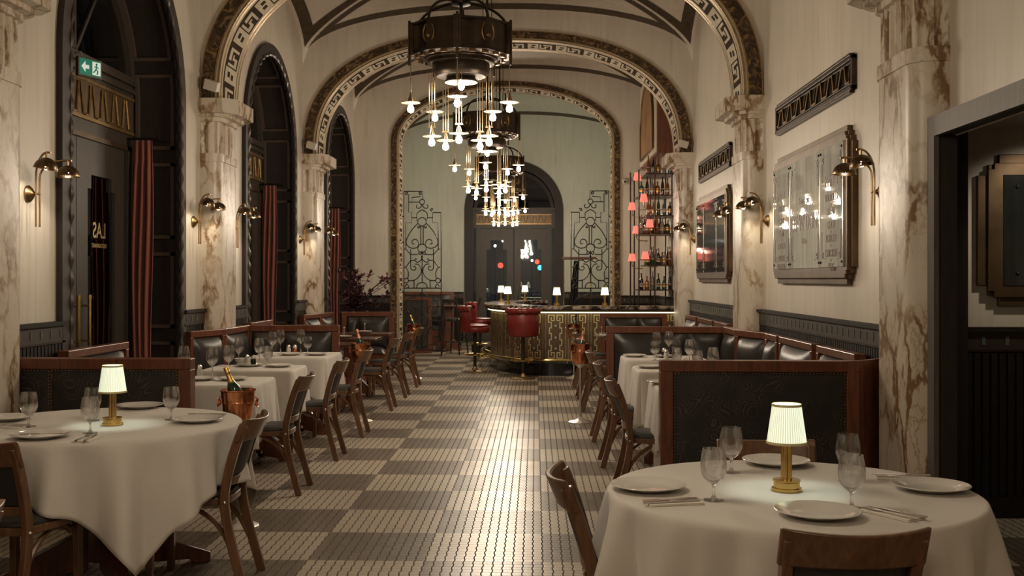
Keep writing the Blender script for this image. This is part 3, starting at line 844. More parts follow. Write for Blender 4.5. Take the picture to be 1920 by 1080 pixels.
    for s_ in (-1, 1):
        y0, y1 = (C-1.12, C-.006) if s_ < 0 else (C+.006, C+1.12)
        b = MB(); X0, X1 = XD-.03, XD+.025
        b.box(X0, X1, y0, y0+.24, 0, 2.90); b.box(X0, X1, y1-.24, y1, 0, 2.90)
        b.box(X0, X1, y0+.24, y1-.24, 0, .42); b.box(X0, X1, y0+.24, y1-.24, 2.58, 2.90)
        for sy in (y0+.24, y1-.32): b.box(X0, X1, sy, sy+.08, 2.45, 2.58)
        lf = b.build('door_leaf', M['doorwood'], root, smooth=0)
        MB().box(XD-.008, XD-.002, y0+.24, y1-.24, .42, 2.58).build('pane', M['pane'], lf, smooth=0)
        yh = C + s_*.12
        b = MB(); b.tube([(XD+.10, yh, .98), (XD+.10, yh, 1.42)], .013, 8)
        for z in (1.04, 1.36): b.tube([(XD+.02, yh, z), (XD+.10, yh, z)], .009, 6)
        b.tube([(XD+.10, yh, 1.42), (XD+.10, yh, 1.46)], .017, 8)
        b.build('pull_handle', M['brass'], lf)
    for s_ in (-1, 1):
        y0, y1 = sorted((C+s_*1.24, C+s_*(DH-.13)))
        MB().box(XD-.008, XD-.002, y0, y1, .02, 2.92).build('side_light', M['pane'], root, smooth=0)
    MB().box(XD-1.2, XD-1.15, C-2, C+2, 0, 5, M['night']).build('night_backdrop', None, root, smooth=0)  # dark sheet behind the glass, the night outside put into its colour
    if text:
        b = MB()
        T = Matrix.Translation((XD+.03, C+.90, 1.0)) 
        # lettering on the outside of the glass, so it reads reversed from inside
        R = Matrix(((0,0,1,0),(-1,0,0,0),(0,1,0,0),(0,0,0,1)))
        text_mesh(b, 'LAS', .21, M['gold_letter'], Matrix.Translation((XD+.004, C+.56, 2.06)) @ R @ Matrix.Scale(.9, 4, (1,0,0)))
        text_mesh(b, 'RESTAURANT', .055, M['gold_letter'], Matrix.Translation((XD+.004, C+.56, 1.92)) @ R)
        b.build('glass_lettering', None, root, smooth=0)
    return root
M['panel_highlight'] = simple('panel_highlight', (.10, .072, .056), rough=.34)  # lighter than the reveal: highlights on the panel frames put into the colour
M['rope'] = simple('rope', (.075, .062, .050), rough=.35, metal=.3)
M['bronze_pale'] = simple('bronze_pale', (.13, .085, .045), rough=.4, metal=.4, noise=.2)  # paler, less metallic bronze behind the frieze zigzags
M['night'] = simple('night', (.03, .03, .028), rough=.7, noise=.4, nscale=2)
for i, c in enumerate(DOORC): arched_door(i + 1, c, i == 0)

# --- arched entrance in the end wall
def entrance():
    root = bpy.data.objects.new('door_4', None); col.objects.link(root); root['kind'] = 'structure'
    Y1 = YE + .55; K = 40
    P = arch_pts(ED, EH, ES, K); m_ = len(P)
    vs = [(p[0], YE - .02, p[1]) for p in P] + [(p[0], Y1, p[1]) for p in P]
    MB().add(vs, [(i, i+1, m_+i+1, m_+i) for i in range(m_-1)]).build('reveal', M['darkwood'], root, smooth=30)
    b = MB(); Pi = arch_pts(ED, EH-.18, ES, K); Po = arch_pts(ED, EH+.03, ES, K); vs = []
    for p, q in zip(Pi, Po): vs += [(p[0], YE+.02, p[1]), (p[0], YE-.05, p[1]), (q[0], YE-.05, q[1]), (q[0], YE+.02, q[1])]
    b.add(vs, [(i*4+k_, i*4+(k_+1)%4, i*4+4+(k_+1)%4, i*4+4+k_) for i in range(m_-1) for k_ in range(4)])
    b.build('casing', M['darkwood'], root, smooth=50)
    Yd = YE + .2
    b = MB(); b.box(ED-EH, ED+EH, Yd, Yd+.1, 2.93, 3.42); b.box(ED-EH+.05, ED+EH-.05, Yd-.05, Yd, 3.40, 3.46)
    b.build('transom_beam', M['doorwood'], root, smooth=0)
    b = MB(); b.box(ED-.98, ED+.98, Yd-.02, Yd, 3.04, 3.28, M['bronze_pale'])
    for z in (3.03, 3.27): b.box(ED-.98, ED+.98, Yd-.035, Yd, z, z+.02, M['gilt_light'])
    for i in range(12):
        x = ED-.92+i*.155; b.tube([(x, Yd-.03, 3.07), (x+.04, Yd-.03, 3.25), (x+.08, Yd-.03, 3.25), (x+.13, Yd-.03, 3.07)], .008, 5, M['gilt_light'])
    b.build('gilded_frieze', None, root, smooth=0)
    P2 = [(ED + (EH-.1)*cos(PI*i/30), ES + max(.05, (EH-.1)*sin(PI*i/30))) for i in range(31)]
    MB().prism(P2, Yd+.03, Yd+.035, 'y').build('fanlight_glass', M['pane'], root)
    b = MB(); b.tube([(ED+(EH-.24)*cos(PI*i/30), Yd+.02, ES+(EH-.24)*sin(PI*i/30)) for i in range(31)], .045, 4)
    b.build('fanlight_bar', M['darkwood'], root, smooth=40)
    b = MB()
    for x in (ED-EH+.13, ED-.93, ED+.93, ED+EH-.13): b.box(x-.05, x+.05, Yd-.02, Yd+.1, 0, 2.93)
    b.build('door_post', M['doorwood'], root, smooth=0)
    for s_ in (-1, 1):
        x0, x1 = (ED-.88, ED-.01) if s_ < 0 else (ED+.01, ED+.88)
        b = MB(); ya, yb = Yd, Yd+.06
        b.box(x0, x0+.17, ya, yb, 0, 2.92); b.box(x1-.17, x1, ya, yb, 0, 2.92)
        b.box(x0+.17, x1-.17, ya, yb, 0, .4); b.box(x0+.17, x1-.17, ya, yb, 2.62, 2.92)
        b.box(x0+.17, x0+.27, ya, yb, 2.38, 2.62); b.box(x1-.27, x1-.17, ya, yb, 2.38, 2.62)
        lf = b.build('door_leaf', M['doorwood'], root, smooth=0)
        MB().box(x0+.17, x1-.17, Yd+.03, Yd+.035, .4, 2.62).build('pane', M['pane_clear'], lf, smooth=0)
        xh = ED + s_*.10
        b = MB(); b.tube([(xh, Yd-.07, .95), (xh, Yd-.07, 1.42)], .016, 8)
        for z in (1.0, 1.37): b.tube([(xh, Yd, z), (xh, Yd-.07, z)], .01, 6)
        b.build('pull_handle', M['brass'], lf)
        xs = sorted((ED+s_*.98, ED+s_*(EH-.18)))
        MB().box(xs[0], xs[1], Yd+.03, Yd+.035, .05, 2.92).build('side_light', M['pane_clear'], root, smooth=0)
    for s_ in (-1, 1):
        b = MB(); x = ED + s_*(EH-.10)
        b.tube([(x, YE-.03, 0), (x, YE-.03, ES)], .02, 6)
        b.build('brass_edge', M['frame_brass'], root)
entrance()

# street outside the entrance: a few shop lights and lamps in the dark
lights = [('white', (1,1,1), 14, (-.95, 31.5, 2.75), .05), ('white', (1,1,1), 14, (-1.2, 31.7, 2.6), .04), ('white',(1,1,1),16,(-.45,33,2.55),.07),
          ('amber',(1,.7,.3),8,(-.45,33,2.3),.04), ('white',(1,1,1),10,(-.12,31,2.35),.05), ('white',(1,1,1),10,(-.1,31,2.15),.035),
          ('red',(1,.05,.03),5,(.22,30.5,2.75),.05), ('red',(1,.05,.03),4,(-1.0,30.5,2.0),.08), ('red',(1,.08,.04),3,(.05,31.5,2.12),.07),
          ('blue',(.05,.45,1),5,(.14,31.8,1.95),.08), ('red',(1,.05,.03),2.5,(.25,31.5,1.55),.06)]
sl = ['highest, left leaf', 'second highest, left leaf', 'at the left inner stile', 'below a white one', 'at the right inner stile', 'lower, right inner stile',
      'highest in the right leaf', 'at mid height in the left leaf', 'at mid height in the right leaf', 'just below the middle of the right leaf', 'lowest in the right leaf']
for nm, c_, es, p, r in lights:
    m_ = simple('street_' + nm + str(r), c_, emis=c_, es=es)
    o = MB().sphere(r, (0,0,0), 10).build('street_light', m_, None, p)
    MB().cyl(.010, -p[2]-.02, -r, n=6).build('post', M['black'], o)
    tag(o, '%s street light seen through the entrance glass, %s' % (nm, sl[lights.index((nm, c_, es, p, r))]), 'light')
struct(MB().add([(-14,YE+2.9,-.02),(14,YE+2.9,-.02),(14,60,-.02),(-14,60,-.02)], [(0,1,2,3)]).build('ground_street', simple('asphalt', (.05,.05,.055), rough=.3, noise=.3)))
# ================================================================ FURNITURE PROTOTYPES
def make_chair(label):
    t = thing('dining_chair', label, 'chair')
    def post_path(s_): return [(s_*.205,-.30,0), (s_*.198,-.255,.16), (s_*.190,-.215,.32), (s_*.186,-.195,.47), (s_*.186,-.215,.60), (s_*.190,-.255,.74), (s_*.194,-.300,.855)]
    def curve(pts, n=6):
        P = [Vector(p) for p in pts]; out = []
        for i in range(len(P)-1):
            a = P[max(0,i-1)]; b = P[i]; c = P[i+1]; d = P[min(len(P)-1,i+2)]
            for k in range(n):
                u = k/n
                out.append(tuple(.5*((2*b)+(c-a)*u+(2*a-5*b+4*c-d)*u*u+(3*b-a-3*c+d)*u**3)))
        out.append(tuple(P[-1])); return out
    for s_ in (-1, 1):
        p = MB(); p.tube(curve(post_path(s_)), 1, 4, None, flat=(.023, .017), up=(0,1,0))
        o = p.build('leg', M['walnut'], t, bevel=.005)
        MB().sphere(.009, (s_*.205, -.20, .455), 8).build('bolt', M['chrome'], o)
        f = MB(); f.tube([(s_*.175,.185,.45), (s_*.178,.19,.2), (s_*.182,.195,0)], 1, 4, flat=(.018,.018))
        f.build('leg', M['walnut'], t, bevel=.004)
        b = MB(); b.tube(curve([(s_*.182,-.232,.20), (s_*.176,-.16,.33), (s_*.168,-.04,.415), (s_*.162,.08,.425), (s_*.165,.15,.38)], 5), 1, 6, flat=(.013,.013))
        b.build('brace', M['walnut'], t)
    f = MB(); f.tube(curve([(-.168,.16,.39), (-.1,.155,.43), (0,.15,.436), (.1,.155,.43), (.168,.16,.39)], 5), .012, 6)
    f.build('brace', M['walnut'], t)
    # seat frame and cushion
    def seat_plan(k, off=0):
        out = []
        for i in range(40):
            a = 2*PI*i/40; c, s = cos(a), sin(a)
            q = 2/4.0
            x = (.205-off)*(abs(c)**q)*(1 if c>0 else -1); y = (.215-off)*(abs(s)**q)*(1 if s>0 else -1)
            x *= 1 - .10*(1 if y<0 else 0)*min(1, abs(y)/.2)
            out.append((x, y+.0))
        return out
    MB().prism(seat_plan(0), .435, .472).build('seat_frame', M['walnut'], t, smooth=30, bevel=.004)
    s = MB(); vs = []
    levels = [(.012,.472), (.010,.486), (.02,.497), (.06,.505), (.12,.509)]
    for off, z in levels: vs += [(x,y,z) for x,y in seat_plan(0, off)]
    fs = [(j*40+i, j*40+(i+1)%40, (j+1)*40+(i+1)%40, (j+1)*40+i) for j in range(len(levels)-1) for i in range(40)] + [tuple(range((len(levels)-1)*40, len(levels)*40))]
    s.add(vs, fs); s.build('seat', M['chair_leather'], t, smooth=70)
    # curved boards of the back
    def board(z0, z1, y0, y1, bow, th, hw, sag=0, crown=0):
        b = MB(); K = 14; vs = []
        for i in range(K+1):
            u = -1+2*i/K; x = hw*u; dy = -bow*(1-u*u)
            zt = z1 - sag*(1-u*u) + crown*(1-u*u)
            vs += [(x, y0+dy, z0), (x, y0+dy+th, z0), (x, y1+dy+th, zt), (x, y1+dy, zt)]
        b.add(vs, [(i*4+k, i*4+(k+1)%4, i*4+4+(k+1)%4, i*4+4+k) for i in range(K) for k in range(4)] + [(3,2,1,0), (K*4,K*4+1,K*4+2,K*4+3)])
        return b
    board(.765, .885, -.275, -.320, .055, .024, .218, sag=.012).build('top_rail', M['walnut'], t, smooth=30, bevel=.006)
    board(.530, .575, -.205, -.212, .035, .022, .186).build('lower_rail', M['walnut'], t, smooth=30, bevel=.004)
    board(.575, .775, -.204, -.268, .040, .026, .172).build('back_pad', M['chair_leather'], t, smooth=30, bevel=.006)
    return t
CHAIR = None
def chair(x, y, rz, label, group=None):
    """rz = direction the sitter faces, 0 = +Y"""
    global CHAIR
    if CHAIR is None:
        CHAIR = make_chair(label); CHAIR.location = (x, y, 0); CHAIR.rotation_euler = (0, 0, rz); o = CHAIR
        if group: o['group'] = group
        return o
    return dup(CHAIR, (x, y, 0), rz, label, group)

GL = {}
def goblet(loc, label, group):
    if 'g' not in GL:
        b = MB(); b.lathe([(.036,0),(.036,.003),(.012,.008),(.006,.016),(.005,.045),(.008,.056),(.020,.064),(.036,.080),(.045,.105),(.046,.130),(.042,.160),(.038,.182),(.0366,.182),(.0406,.160),(.0446,.130),(.0434,.105),(.033,.083),(.018,.069),(.0001,.065)], 40, cap1=False)
        o = b.build('water_goblet', M['crystal'], None, loc, smooth=60); GL['g'] = o
        return tag(o, label, 'glass', group)
    o = GL['g'].copy(); col.objects.link(o); o.location = loc
    return tag(o, label, 'glass', group)
def wineglass(loc, label, group, s=1.0):
    if 'w' not in GL:
        b = MB(); b.lathe([(.036,0),(.036,.002),(.010,.006),(.004,.014),(.0035,.095),(.006,.105),(.024,.122),(.042,.150),(.047,.172),(.043,.205),(.034,.250),(.0328,.250),(.0418,.205),(.0456,.172),(.0406,.151),(.0225,.124),(.0001,.109)], 32, cap1=False)
        o = b.build('wine_glass', M['crystal'], None, loc, smooth=60); GL['w'] = o
        return tag(o, label, 'glass', group)
    o = GL['w'].copy(); col.objects.link(o); o.location = loc; o.scale = (s, s, s)
    return tag(o, label, 'glass', group)
def plate(loc, label, group, s=1.0):
    if 'p' not in GL:
        b = MB(); b.lathe([(.075,0),(.078,.002),(.090,.005),(.120,.016),(.138,.021),(.140,.023),(.138,.0245),(.118,.0195),(.092,.010),(.078,.006),(.0001,.005)], 48, cap1=False)
        o = b.build('dinner_plate', M['porcelain'], None, loc, smooth=40); GL['p'] = o
        return tag(o, label, 'plate', group)
    o = GL['p'].copy(); col.objects.link(o); o.location = loc; o.scale = (s, s, 1)
    return tag(o, label, 'plate', group)
def fork(loc, rz, label):
    if 'f' not in GL:
        b = MB(); b.box(-.0035,.0035,-.10,.02,.001,.004); b.box(-.006,.006,-.105,-.05,.001,.0045)
        b.prism([(-.004,.02),(.004,.02),(.012,.045),(.012,.055),(-.012,.055),(-.012,.045)], .002, .005)
        for k in range(4):
            x = -.0105+k*.007; b.prism([(x-.0017,.053),(x+.0017,.053),(x+.0014,.098),(x-.0014,.098)], .0025, .005)
        o = b.build('fork', M['steel'], None, loc, (0,0,rz), smooth=0); GL['f'] = o
    else: o = GL['f'].copy(); col.objects.link(o); o.location = loc; o.rotation_euler = (0,0,rz)
    return tag(o, label, 'fork')
def knife(loc, rz, label):
    if 'k' not in GL:
        b = MB(); b.prism([(-.0065,-.115),(.0065,-.115),(.005,-.02),(-.005,-.02)], .001, .007)
        o = b.build('knife', M['steel'], None, loc, (0,0,rz), smooth=0, bevel=.001)
        MB().prism([(-.005,-.02),(.006,-.02),(.009,.02),(.008,.08),(0,.11),(-.005,.10)], .0025, .0045).build('blade', M['steel'], o, smooth=0)
        GL['k'] = o
    else: o = dup(GL['k'], loc, rz)
    o.location = loc
    return tag(o, label, 'knife')
def napkin(loc, rz, label, w=.085, h=.20):
    b = MB(); K = 12
    b.box(-w/2, w/2, -h/2, h/2, 0, .004); b.box(-w/2+.002, w/2-.001, -h/2+.003, h/2-.002, .004, .008)
    return tag(b.build('folded_napkin', M['napkin'], None, loc, (0,0,rz), bevel=.002), label, 'napkin')

def drape(name, label, rim, top_c, z, hem, folds, seed, top_fn=None):
    """a cloth: flat top bounded by rim [(x,y,nx,ny,drop)], then hanging with folds"""
    rnd = random.Random(seed); n = len(rim); b = MB(); vs = []
    ph = [rnd.uniform(0, 6.28) for _ in range(6)]
    FR = (.25, .5, .75, .9, .965, .99, 1.0); R = len(FR)
    for j in range(1, R+1):
        for (x, y, nx, ny, d) in rim: 
            f = FR[j-1]; vs.append((top_c[0]+(x-top_c[0])*f, top_c[1]+(y-top_c[1])*f, z))
    TS = [.012, .03, .06] + [.06 + .94*i/16 for i in range(1, 17)]; K = len(TS)
    for j in range(1, K+1):
        t = TS[j-1]
        for i, (x, y, nx, ny, d) in enumerate(rim):
            a = 2*PI*i/n
            out = .012 * (1 - (1 - min(1, t*14))**2)**.5 + .035*t
            w = (sin(folds*a+ph[0]) * .6 + sin((folds*1.62)*a+ph[1]) * .4 * (1 if True else 0))
            # periodic closure
            w = sin(folds*a+ph[0]); w = (1 if w > 0 else -1)*abs(w)**.8 * .6 + sin((folds+5)*a+ph[1]) * .3 + sin((2*folds+3)*a+ph[2]) * .22
            amp = hem * max(0, t-.02) ** .8 * min(1.4, .6 + d)
            fall = d * t
            r_ = out + amp * w
            vs.append((x+nx*r_, y+ny*r_, z - .003*min(1, t*10) - fall))
    tot = R + K
    fs = [(j*n+i, j*n+(i+1)%n, (j+1)*n+(i+1)%n, (j+1)*n+i) for j in range(tot-1) for i in range(n)]
    k = len(vs); vs.append((top_c[0], top_c[1], z)); fs += [(k, (i+1)%n, i) for i in range(n)]
    b.add(vs, fs)
    o = b.build(name, M['linen'], smooth=175)
    s = o.modifiers.new('solid', 'SOLIDIFY'); s.thickness = .003; s.offset = 1
    return tag(o, label, 'tablecloth')

def round_cloth(label, cx, cy, r, z, half, ang, seed, folds=11, hem=.03):
    rim = []; n = 220
    for i in range(n):
        a = 2*PI*i/n; q = a - ang
        e = half / max(abs(cos(q)), abs(sin(q)))
        # soften the corner tip
        d = max(.12, min(e, half*1.36) - r) * .93
        rim.append((cx + r*cos(a), cy + r*sin(a), cos(a), sin(a), d))
    return drape('tablecloth', label, rim, (cx, cy), z, hem, folds, seed)
def rect_cloth(label, x0, x1, y0, y1, z, over, seed, hem=.022):
    rim = []; cx, cy = (x0+x1)/2, (y0+y1)/2; hx, hy = (x1-x0)/2, (y1-y0)/2; rc = .022
    P = []
    for (sx, sy, a0) in ((1,1,0), (-1,1,PI/2), (-1,-1,PI), (1,-1,1.5*PI)):
        for k in range(9):
            a = a0 + PI/2*k/8; P.append((cx+sx*(hx-rc)+rc*cos(a), cy+sy*(hy-rc)+rc*sin(a), cos(a), sin(a)))
    full = []
    for i in range(len(P)):
        p, q = P[i], P[(i+1) % len(P)]; dd = math.dist(p[:2], q[:2]); k = max(1, int(dd/.035))
        for j in range(k):
            f = j/k; full.append(tuple(p[m]+(q[m]-p[m])*f for m in range(4)))
    for (x, y, nx, ny) in full:
        cd = min(abs(abs(x-cx)-hx), .25) + min(abs(abs(y-cy)-hy), .25)   # distance from a corner
        rim.append((x, y, nx, ny, over + .09*max(0, 1 - cd/.16)))
    return drape('tablecloth', label, rim, (cx, cy), z, hem, 14, seed)

def pedestal_table(name, label, x, y, r, z, rz=0, square=None, feet=.42, top_mat='tabletop'):
    t = thing(name, label, 'table', (x, y, 0), rz)
    b = MB()
    if square: b.box(-square[0], square[0], -square[1], square[1], z-.035, z)
    else: b.lathe([(r-.01, z-.035), (r, z-.03), (r, z-.005), (r-.005, z)], 48)
    b.build('tabletop', M[top_mat], t, smooth=30, bevel=.004)
    c = MB(); c.box(-.075,.075,-.075,.075,.12,z-.05); c.box(-.095,.095,-.095,.095,.10,.34); c.box(-.10,.10,-.10,.10,z-.09,z-.036)
    c.build('column', M['mahogany'], t, smooth=0, bevel=.008)
    for k in range(4):
        a = k*PI/2
        T = Matrix.Rotation(a, 4, 'Z')
        MB().prism([(.08,.05),(.08,.27),(.16,.23),(feet,.055),(feet,0),(feet-.09,0),(feet-.12,.03)], -.035, .035, 'y', T=T).build('foot', M['mahogany'], t, smooth=0, bevel=.005)
    return t

def table_lamp(loc, label, shade='shade', s=1.0, light=1.2, proto={}):
    key = shade
    if key not in proto:
        t = thing('table_lamp', label, 'lamp', loc)
        b = MB()
        b.lathe([(.052,0),(.054,.004),(.054,.012),(.047,.014),(.047,.034),(.050,.037),(.050,.042),(.022,.046)], 36)
        for k in range(8): b.cyl(.0035, .002, .012, (.052*cos(k*PI/4), .052*sin(k*PI/4)), 6)
        b.build('base', M['brass'], t)
        b = MB()
        for k in range(5):
            a = 2*PI*k/5 + .3; b.cyl(.0085, .042, .20, (.0125*cos(a), .0125*sin(a)), 12)
        b.build('stem', M['brass'], t)
        b = MB(); n = 96; b.lathe([(.071,.178),(.052,.315)], n, cap0=False, cap1=False, npl=1, pleat=.010)
        b.build('lamp_shade', M[shade], t, smooth=0)
        for r, z in ((.0725,.178), (.053,.315)):
            b = MB(); b.lathe([(r-.001,z-.005),(r+.0012,z-.004),(r+.0012,z+.004),(r-.001,z+.005)], 60, cap0=False, cap1=False); b.build('shade_trim', M['shade_trim'], t)
        MB().sphere(.018, (0,0,.235), 12).build('bulb', M['opal'], t)
        if light:
            l = spot((0,0,.20), light*7, (.86,1,.90), 2.0, blend=.55, r=.02, parent=t)
            for c in (l,): c.name = 'lamp_light'
            point((0,0,.33), light*.35, (.9,1,.85), .03, parent=t)
        proto[key] = t
    else:
        t = dup(proto[key], loc, label=label)
    t.scale = (s, s, s)
    return t

def champagne(loc, tilt, label, foil, rz=0):
    t = thing('champagne_bottle', label, 'bottle', loc)
    t.rotation_euler = (0, tilt, rz)
    b = MB(); b.lathe([(.001,0),(.042,.002),(.044,.02),(.044,.16),(.040,.185),(.028,.215),(.019,.24)], 24, cap1=False); b.build('glass_body', M['bottle_green'], t, smooth=50)
    b = MB(); b.lathe([(.0285,.213),(.0195,.24),(.016,.27),(.0155,.285),(.0175,.288),(.0175,.298),(.0165,.300),(.018,.312),(.015,.326),(.0001,.330)], 20, cap0=False, cap1=False); b.build('foil', M[foil], t, smooth=50)
    MB().lathe([(.0446,.06),(.0446,.14)], 24, cap0=False, cap1=False).build('paper_label', M['label_white'], t)
    return t
def bucket_on_stand(x, y, h, label_s, label_b, s=1.0):
    t = thing('bucket_stand', label_s, 'stand', (x, y, 0))
    MB().lathe([(.135,0),(.135,.008),(.12,.016),(.06,.028),(.035,.05),(.018,.065)], 32).build('base', M['chrome'], t)
    MB().cyl(.013, .06, h-.03, n=16).build('pole', M['chrome'], t)
    MB().lathe([(.013,h-.05),(.05,h-.018),(.088,h-.010),(.088,h-.004)], 24).build('cradle', M['chrome'], t)
    k = thing('ice_bucket', label_b, 'bucket', (x, y, h-.003))
    b = MB(); b.lathe([(.082,0),(.086,.004),(.100,.14),(.104,.143),(.102,.15),(.109,.215),(.115,.219),(.115,.226),(.108,.226),(.098,.15),(.078,.01),(.0001,.008)], 40, cap1=False)
    b.build('pail', M['copper'], k, smooth=40)
    for s_ in (-1, 1):
        b = MB(); b.tube([(s_*(.112+.014*sin(PI*i/10)), 0, .17-.055*i/10+.01) for i in range(11)], .005, 6)
        b.tube([(s_*.118+s_*.012*abs(sin(a)), .026*cos(a), .14+.026*sin(a)) for a in [2*PI*i/20 for i in range(20)]], .0045, 6, closed=True)
        b.build('handle', M['copper'], k)
    return t, k

# --- upholstered banquettes
def puff(mb, fn, mat, bulge=.06, nu=14, nv=10):
    """fn(u,v,h) -> point, u,v in 0..1, h = height off the board"""
    def q(u, v):
        a = 1-abs(2*u-1)**3.2; c = 1-abs(2*v-1)**3.2
        return fn(u, v, bulge*(max(0,a)*max(0,c))**.55)
    mb.grid(q, nu, nv, mat)
def divider(name, label, x0, x1, Y, front, back, fpan, bpan, h=1.06, group=None, wood_end=None):
    """low upholstered wall along X. front (-Y side)/back(+Y side): 'paisley' or 'leather+seat'. fpan/bpan: list of X splits"""
    t = thing(name, label, 'booth', (0, Y, 0))
    b = MB(); th = .055; pw = .085
    b.box(x0, x1, -th, th, h-.075, h); b.box(x0, x1, -th, th, 0, .10)
    b.box(x0, x0+pw, -th, th, .1, h-.075); b.box(x1-pw, x1, -th, th, .1, h-.075)
    b.box(x0+pw, x1-pw, -th+.02, th-.02, .1, h-.075)
    b.build('frame', M['mahogany'], t, smooth=0, bevel=.006)
    for side, kind, splits in ((-1, front, fpan), (1, back, bpan)):
        xs = [x0+pw] + splits + [x1-pw]
        for i in range(len(xs)-1):
            a, c = xs[i]+.004, xs[i+1]-.004
            if kind == 'paisley':
                m_ = MB(); puff(m_, lambda u, v, hh: (a+(c-a)*u, side*(th-.018+hh), .10+(h-.175)*v), None, .014)
                o = m_.build('back_panel', M['paisley'], t, smooth=60)
                n_ = MB()
                k = int((c-a)/.022)
                for j in range(k): n_.sphere(.0055, (a+(c-a)*(j+.5)/k, side*(th-.002), h-.083), 6)
                k = int((h-.2)/.022)
                for xx in (a+.006, c-.006):
                    for j in range(k): n_.sphere(.0055, (xx, side*(th-.002), .12+(h-.2)*(j+.5)/k), 6)
                nn = n_.build('nailheads', M['old_brass'], o, smooth=60); nn['kind'] = 'stuff'
            else:
                m_ = MB(); puff(m_, lambda u, v, hh: (a+(c-a)*u, side*(th-.015+hh*(1.15-.3*v)), .44+(h-.52)*v), None, .10)
                m_.build('back_cushion', M['leather'], t, smooth=60)
                m_ = MB(); puff(m_, lambda u, v, hh: (a+(c-a)*u, side*(th+.52*v), .40+hh), None, .10)
                m_.build('seat_cushion', M['leather'], t, smooth=60)
        if kind != 'paisley':
            y0, y1 = sorted((side*th, side*(th+.50)))
            MB().box(x0+.02, x1-.02, y0, y1, .02, .40).build('seat_base', M['mahogany'], t, smooth=0, bevel=.005)
    if wood_end:
        # curved wooden return that carries the divider back to the wall
        K = 10; vs = []; xa, xb = wood_end
        for i in range(K+1):
            u = i/K; x = xa+(xb-xa)*u; y = -th-.004+.30*u*u
            vs += [(x, y, 0), (x, y, h+.012*u), (x, y+.05, h+.012*u), (x, y+.05, 0)]
        MB().add(vs, [(i*4+k, i*4+(k+1)%4, i*4+4+(k+1)%4, i*4+4+k) for i in range(K) for k in range(4)] + [(3,2,1,0)]).build('end_board', M['mahogany'], t, smooth=40)
    if group: t['group'] = group
    return t
def wall_bench(name, label, side, ys, h=1.06):
    """bench against a side wall; ys: list of (y0,y1) back panels"""
    X = XL if side < 0 else XR; s_ = -side; off = .065
    t = thing(name, label, 'booth', (X, 0, 0))
    for (y0, y1) in ys:
        b = MB()
        def bx(xa, xb, ya, yb, za, zb):
            lo, hi = sorted((s_*xa, s_*xb)); b.box(lo, hi, ya, yb, za, zb)
        bx(off, off+.09, y0, y1, h-.06, h); bx(off, off+.09, y0, y0+.06, .1, h-.06); bx(off, off+.09, y1-.06, y1, .1, h-.06); bx(off, off+.06, y0+.06, y1-.06, .1, h-.06)
        b.build('back_frame', M['mahogany'], t, smooth=0, bevel=.005)
        m_ = MB(); puff(m_, lambda u, v, hh: (s_*(off+.065+hh*(1.15-.3*v)), y0+.065+(y1-y0-.13)*u, .44+(h-.51)*v), None, .10)
        m_.build('back_cushion', M['leather'], t, smooth=60)
        m_ = MB(); puff(m_, lambda u, v, hh: (s_*(off+.09+.5*v), y0+.01+(y1-y0-.02)*u, .40+hh), None, .10)
        m_.build('seat_cushion', M['leather'], t, smooth=60)
    b = MB(); lo, hi = sorted((s_*off, s_*(off+.56))); b.box(lo, hi, ys[0][0]+.01, ys[-1][1]-.01, .02, .40)
    b.build('seat_base', M['mahogany'], t, smooth=0, bevel=.005)
    return t

# --- wall sconce with two pierced domes
def perforated():
    m = bpy.data.materials.new('pierced_brass'); m.use_nodes = True; nt = m.node_tree; b = nt.nodes['Principled BSDF']
    b.inputs['Base Color'].default_value = (.15, .10, .06, 1); b.inputs['Metallic'].default_value = 1; b.inputs['Roughness'].default_value = .3
    tc = N(nt, 'ShaderNodeTexCoord'); v = N(nt, 'ShaderNodeTexVoronoi', i_Scale=58.0, i_Randomness=.25)
    L(nt, tc.outputs['Object'], v.inputs['Vector'])
    c = N(nt, 'ShaderNodeMath', operation='LESS_THAN'); c.inputs[1].default_value = .22; L(nt, v.outputs['Distance'], c.inputs[0])
    t = N(nt, 'ShaderNodeBsdfTransparent'); mx = N(nt, 'ShaderNodeMixShader'); o = nt.nodes['Material Output']
    L(nt, c.outputs[0], mx.inputs[0]); L(nt, b.outputs[0], mx.inputs[1]); L(nt, t.outputs[0], mx.inputs[2]); L(nt, mx.outputs[0], o.inputs[0])
    return m
M['pierced'] = perforated()
M['dome_in'] = simple('dome_in', (.75, .62, .42), rough=.4)
SC = {}
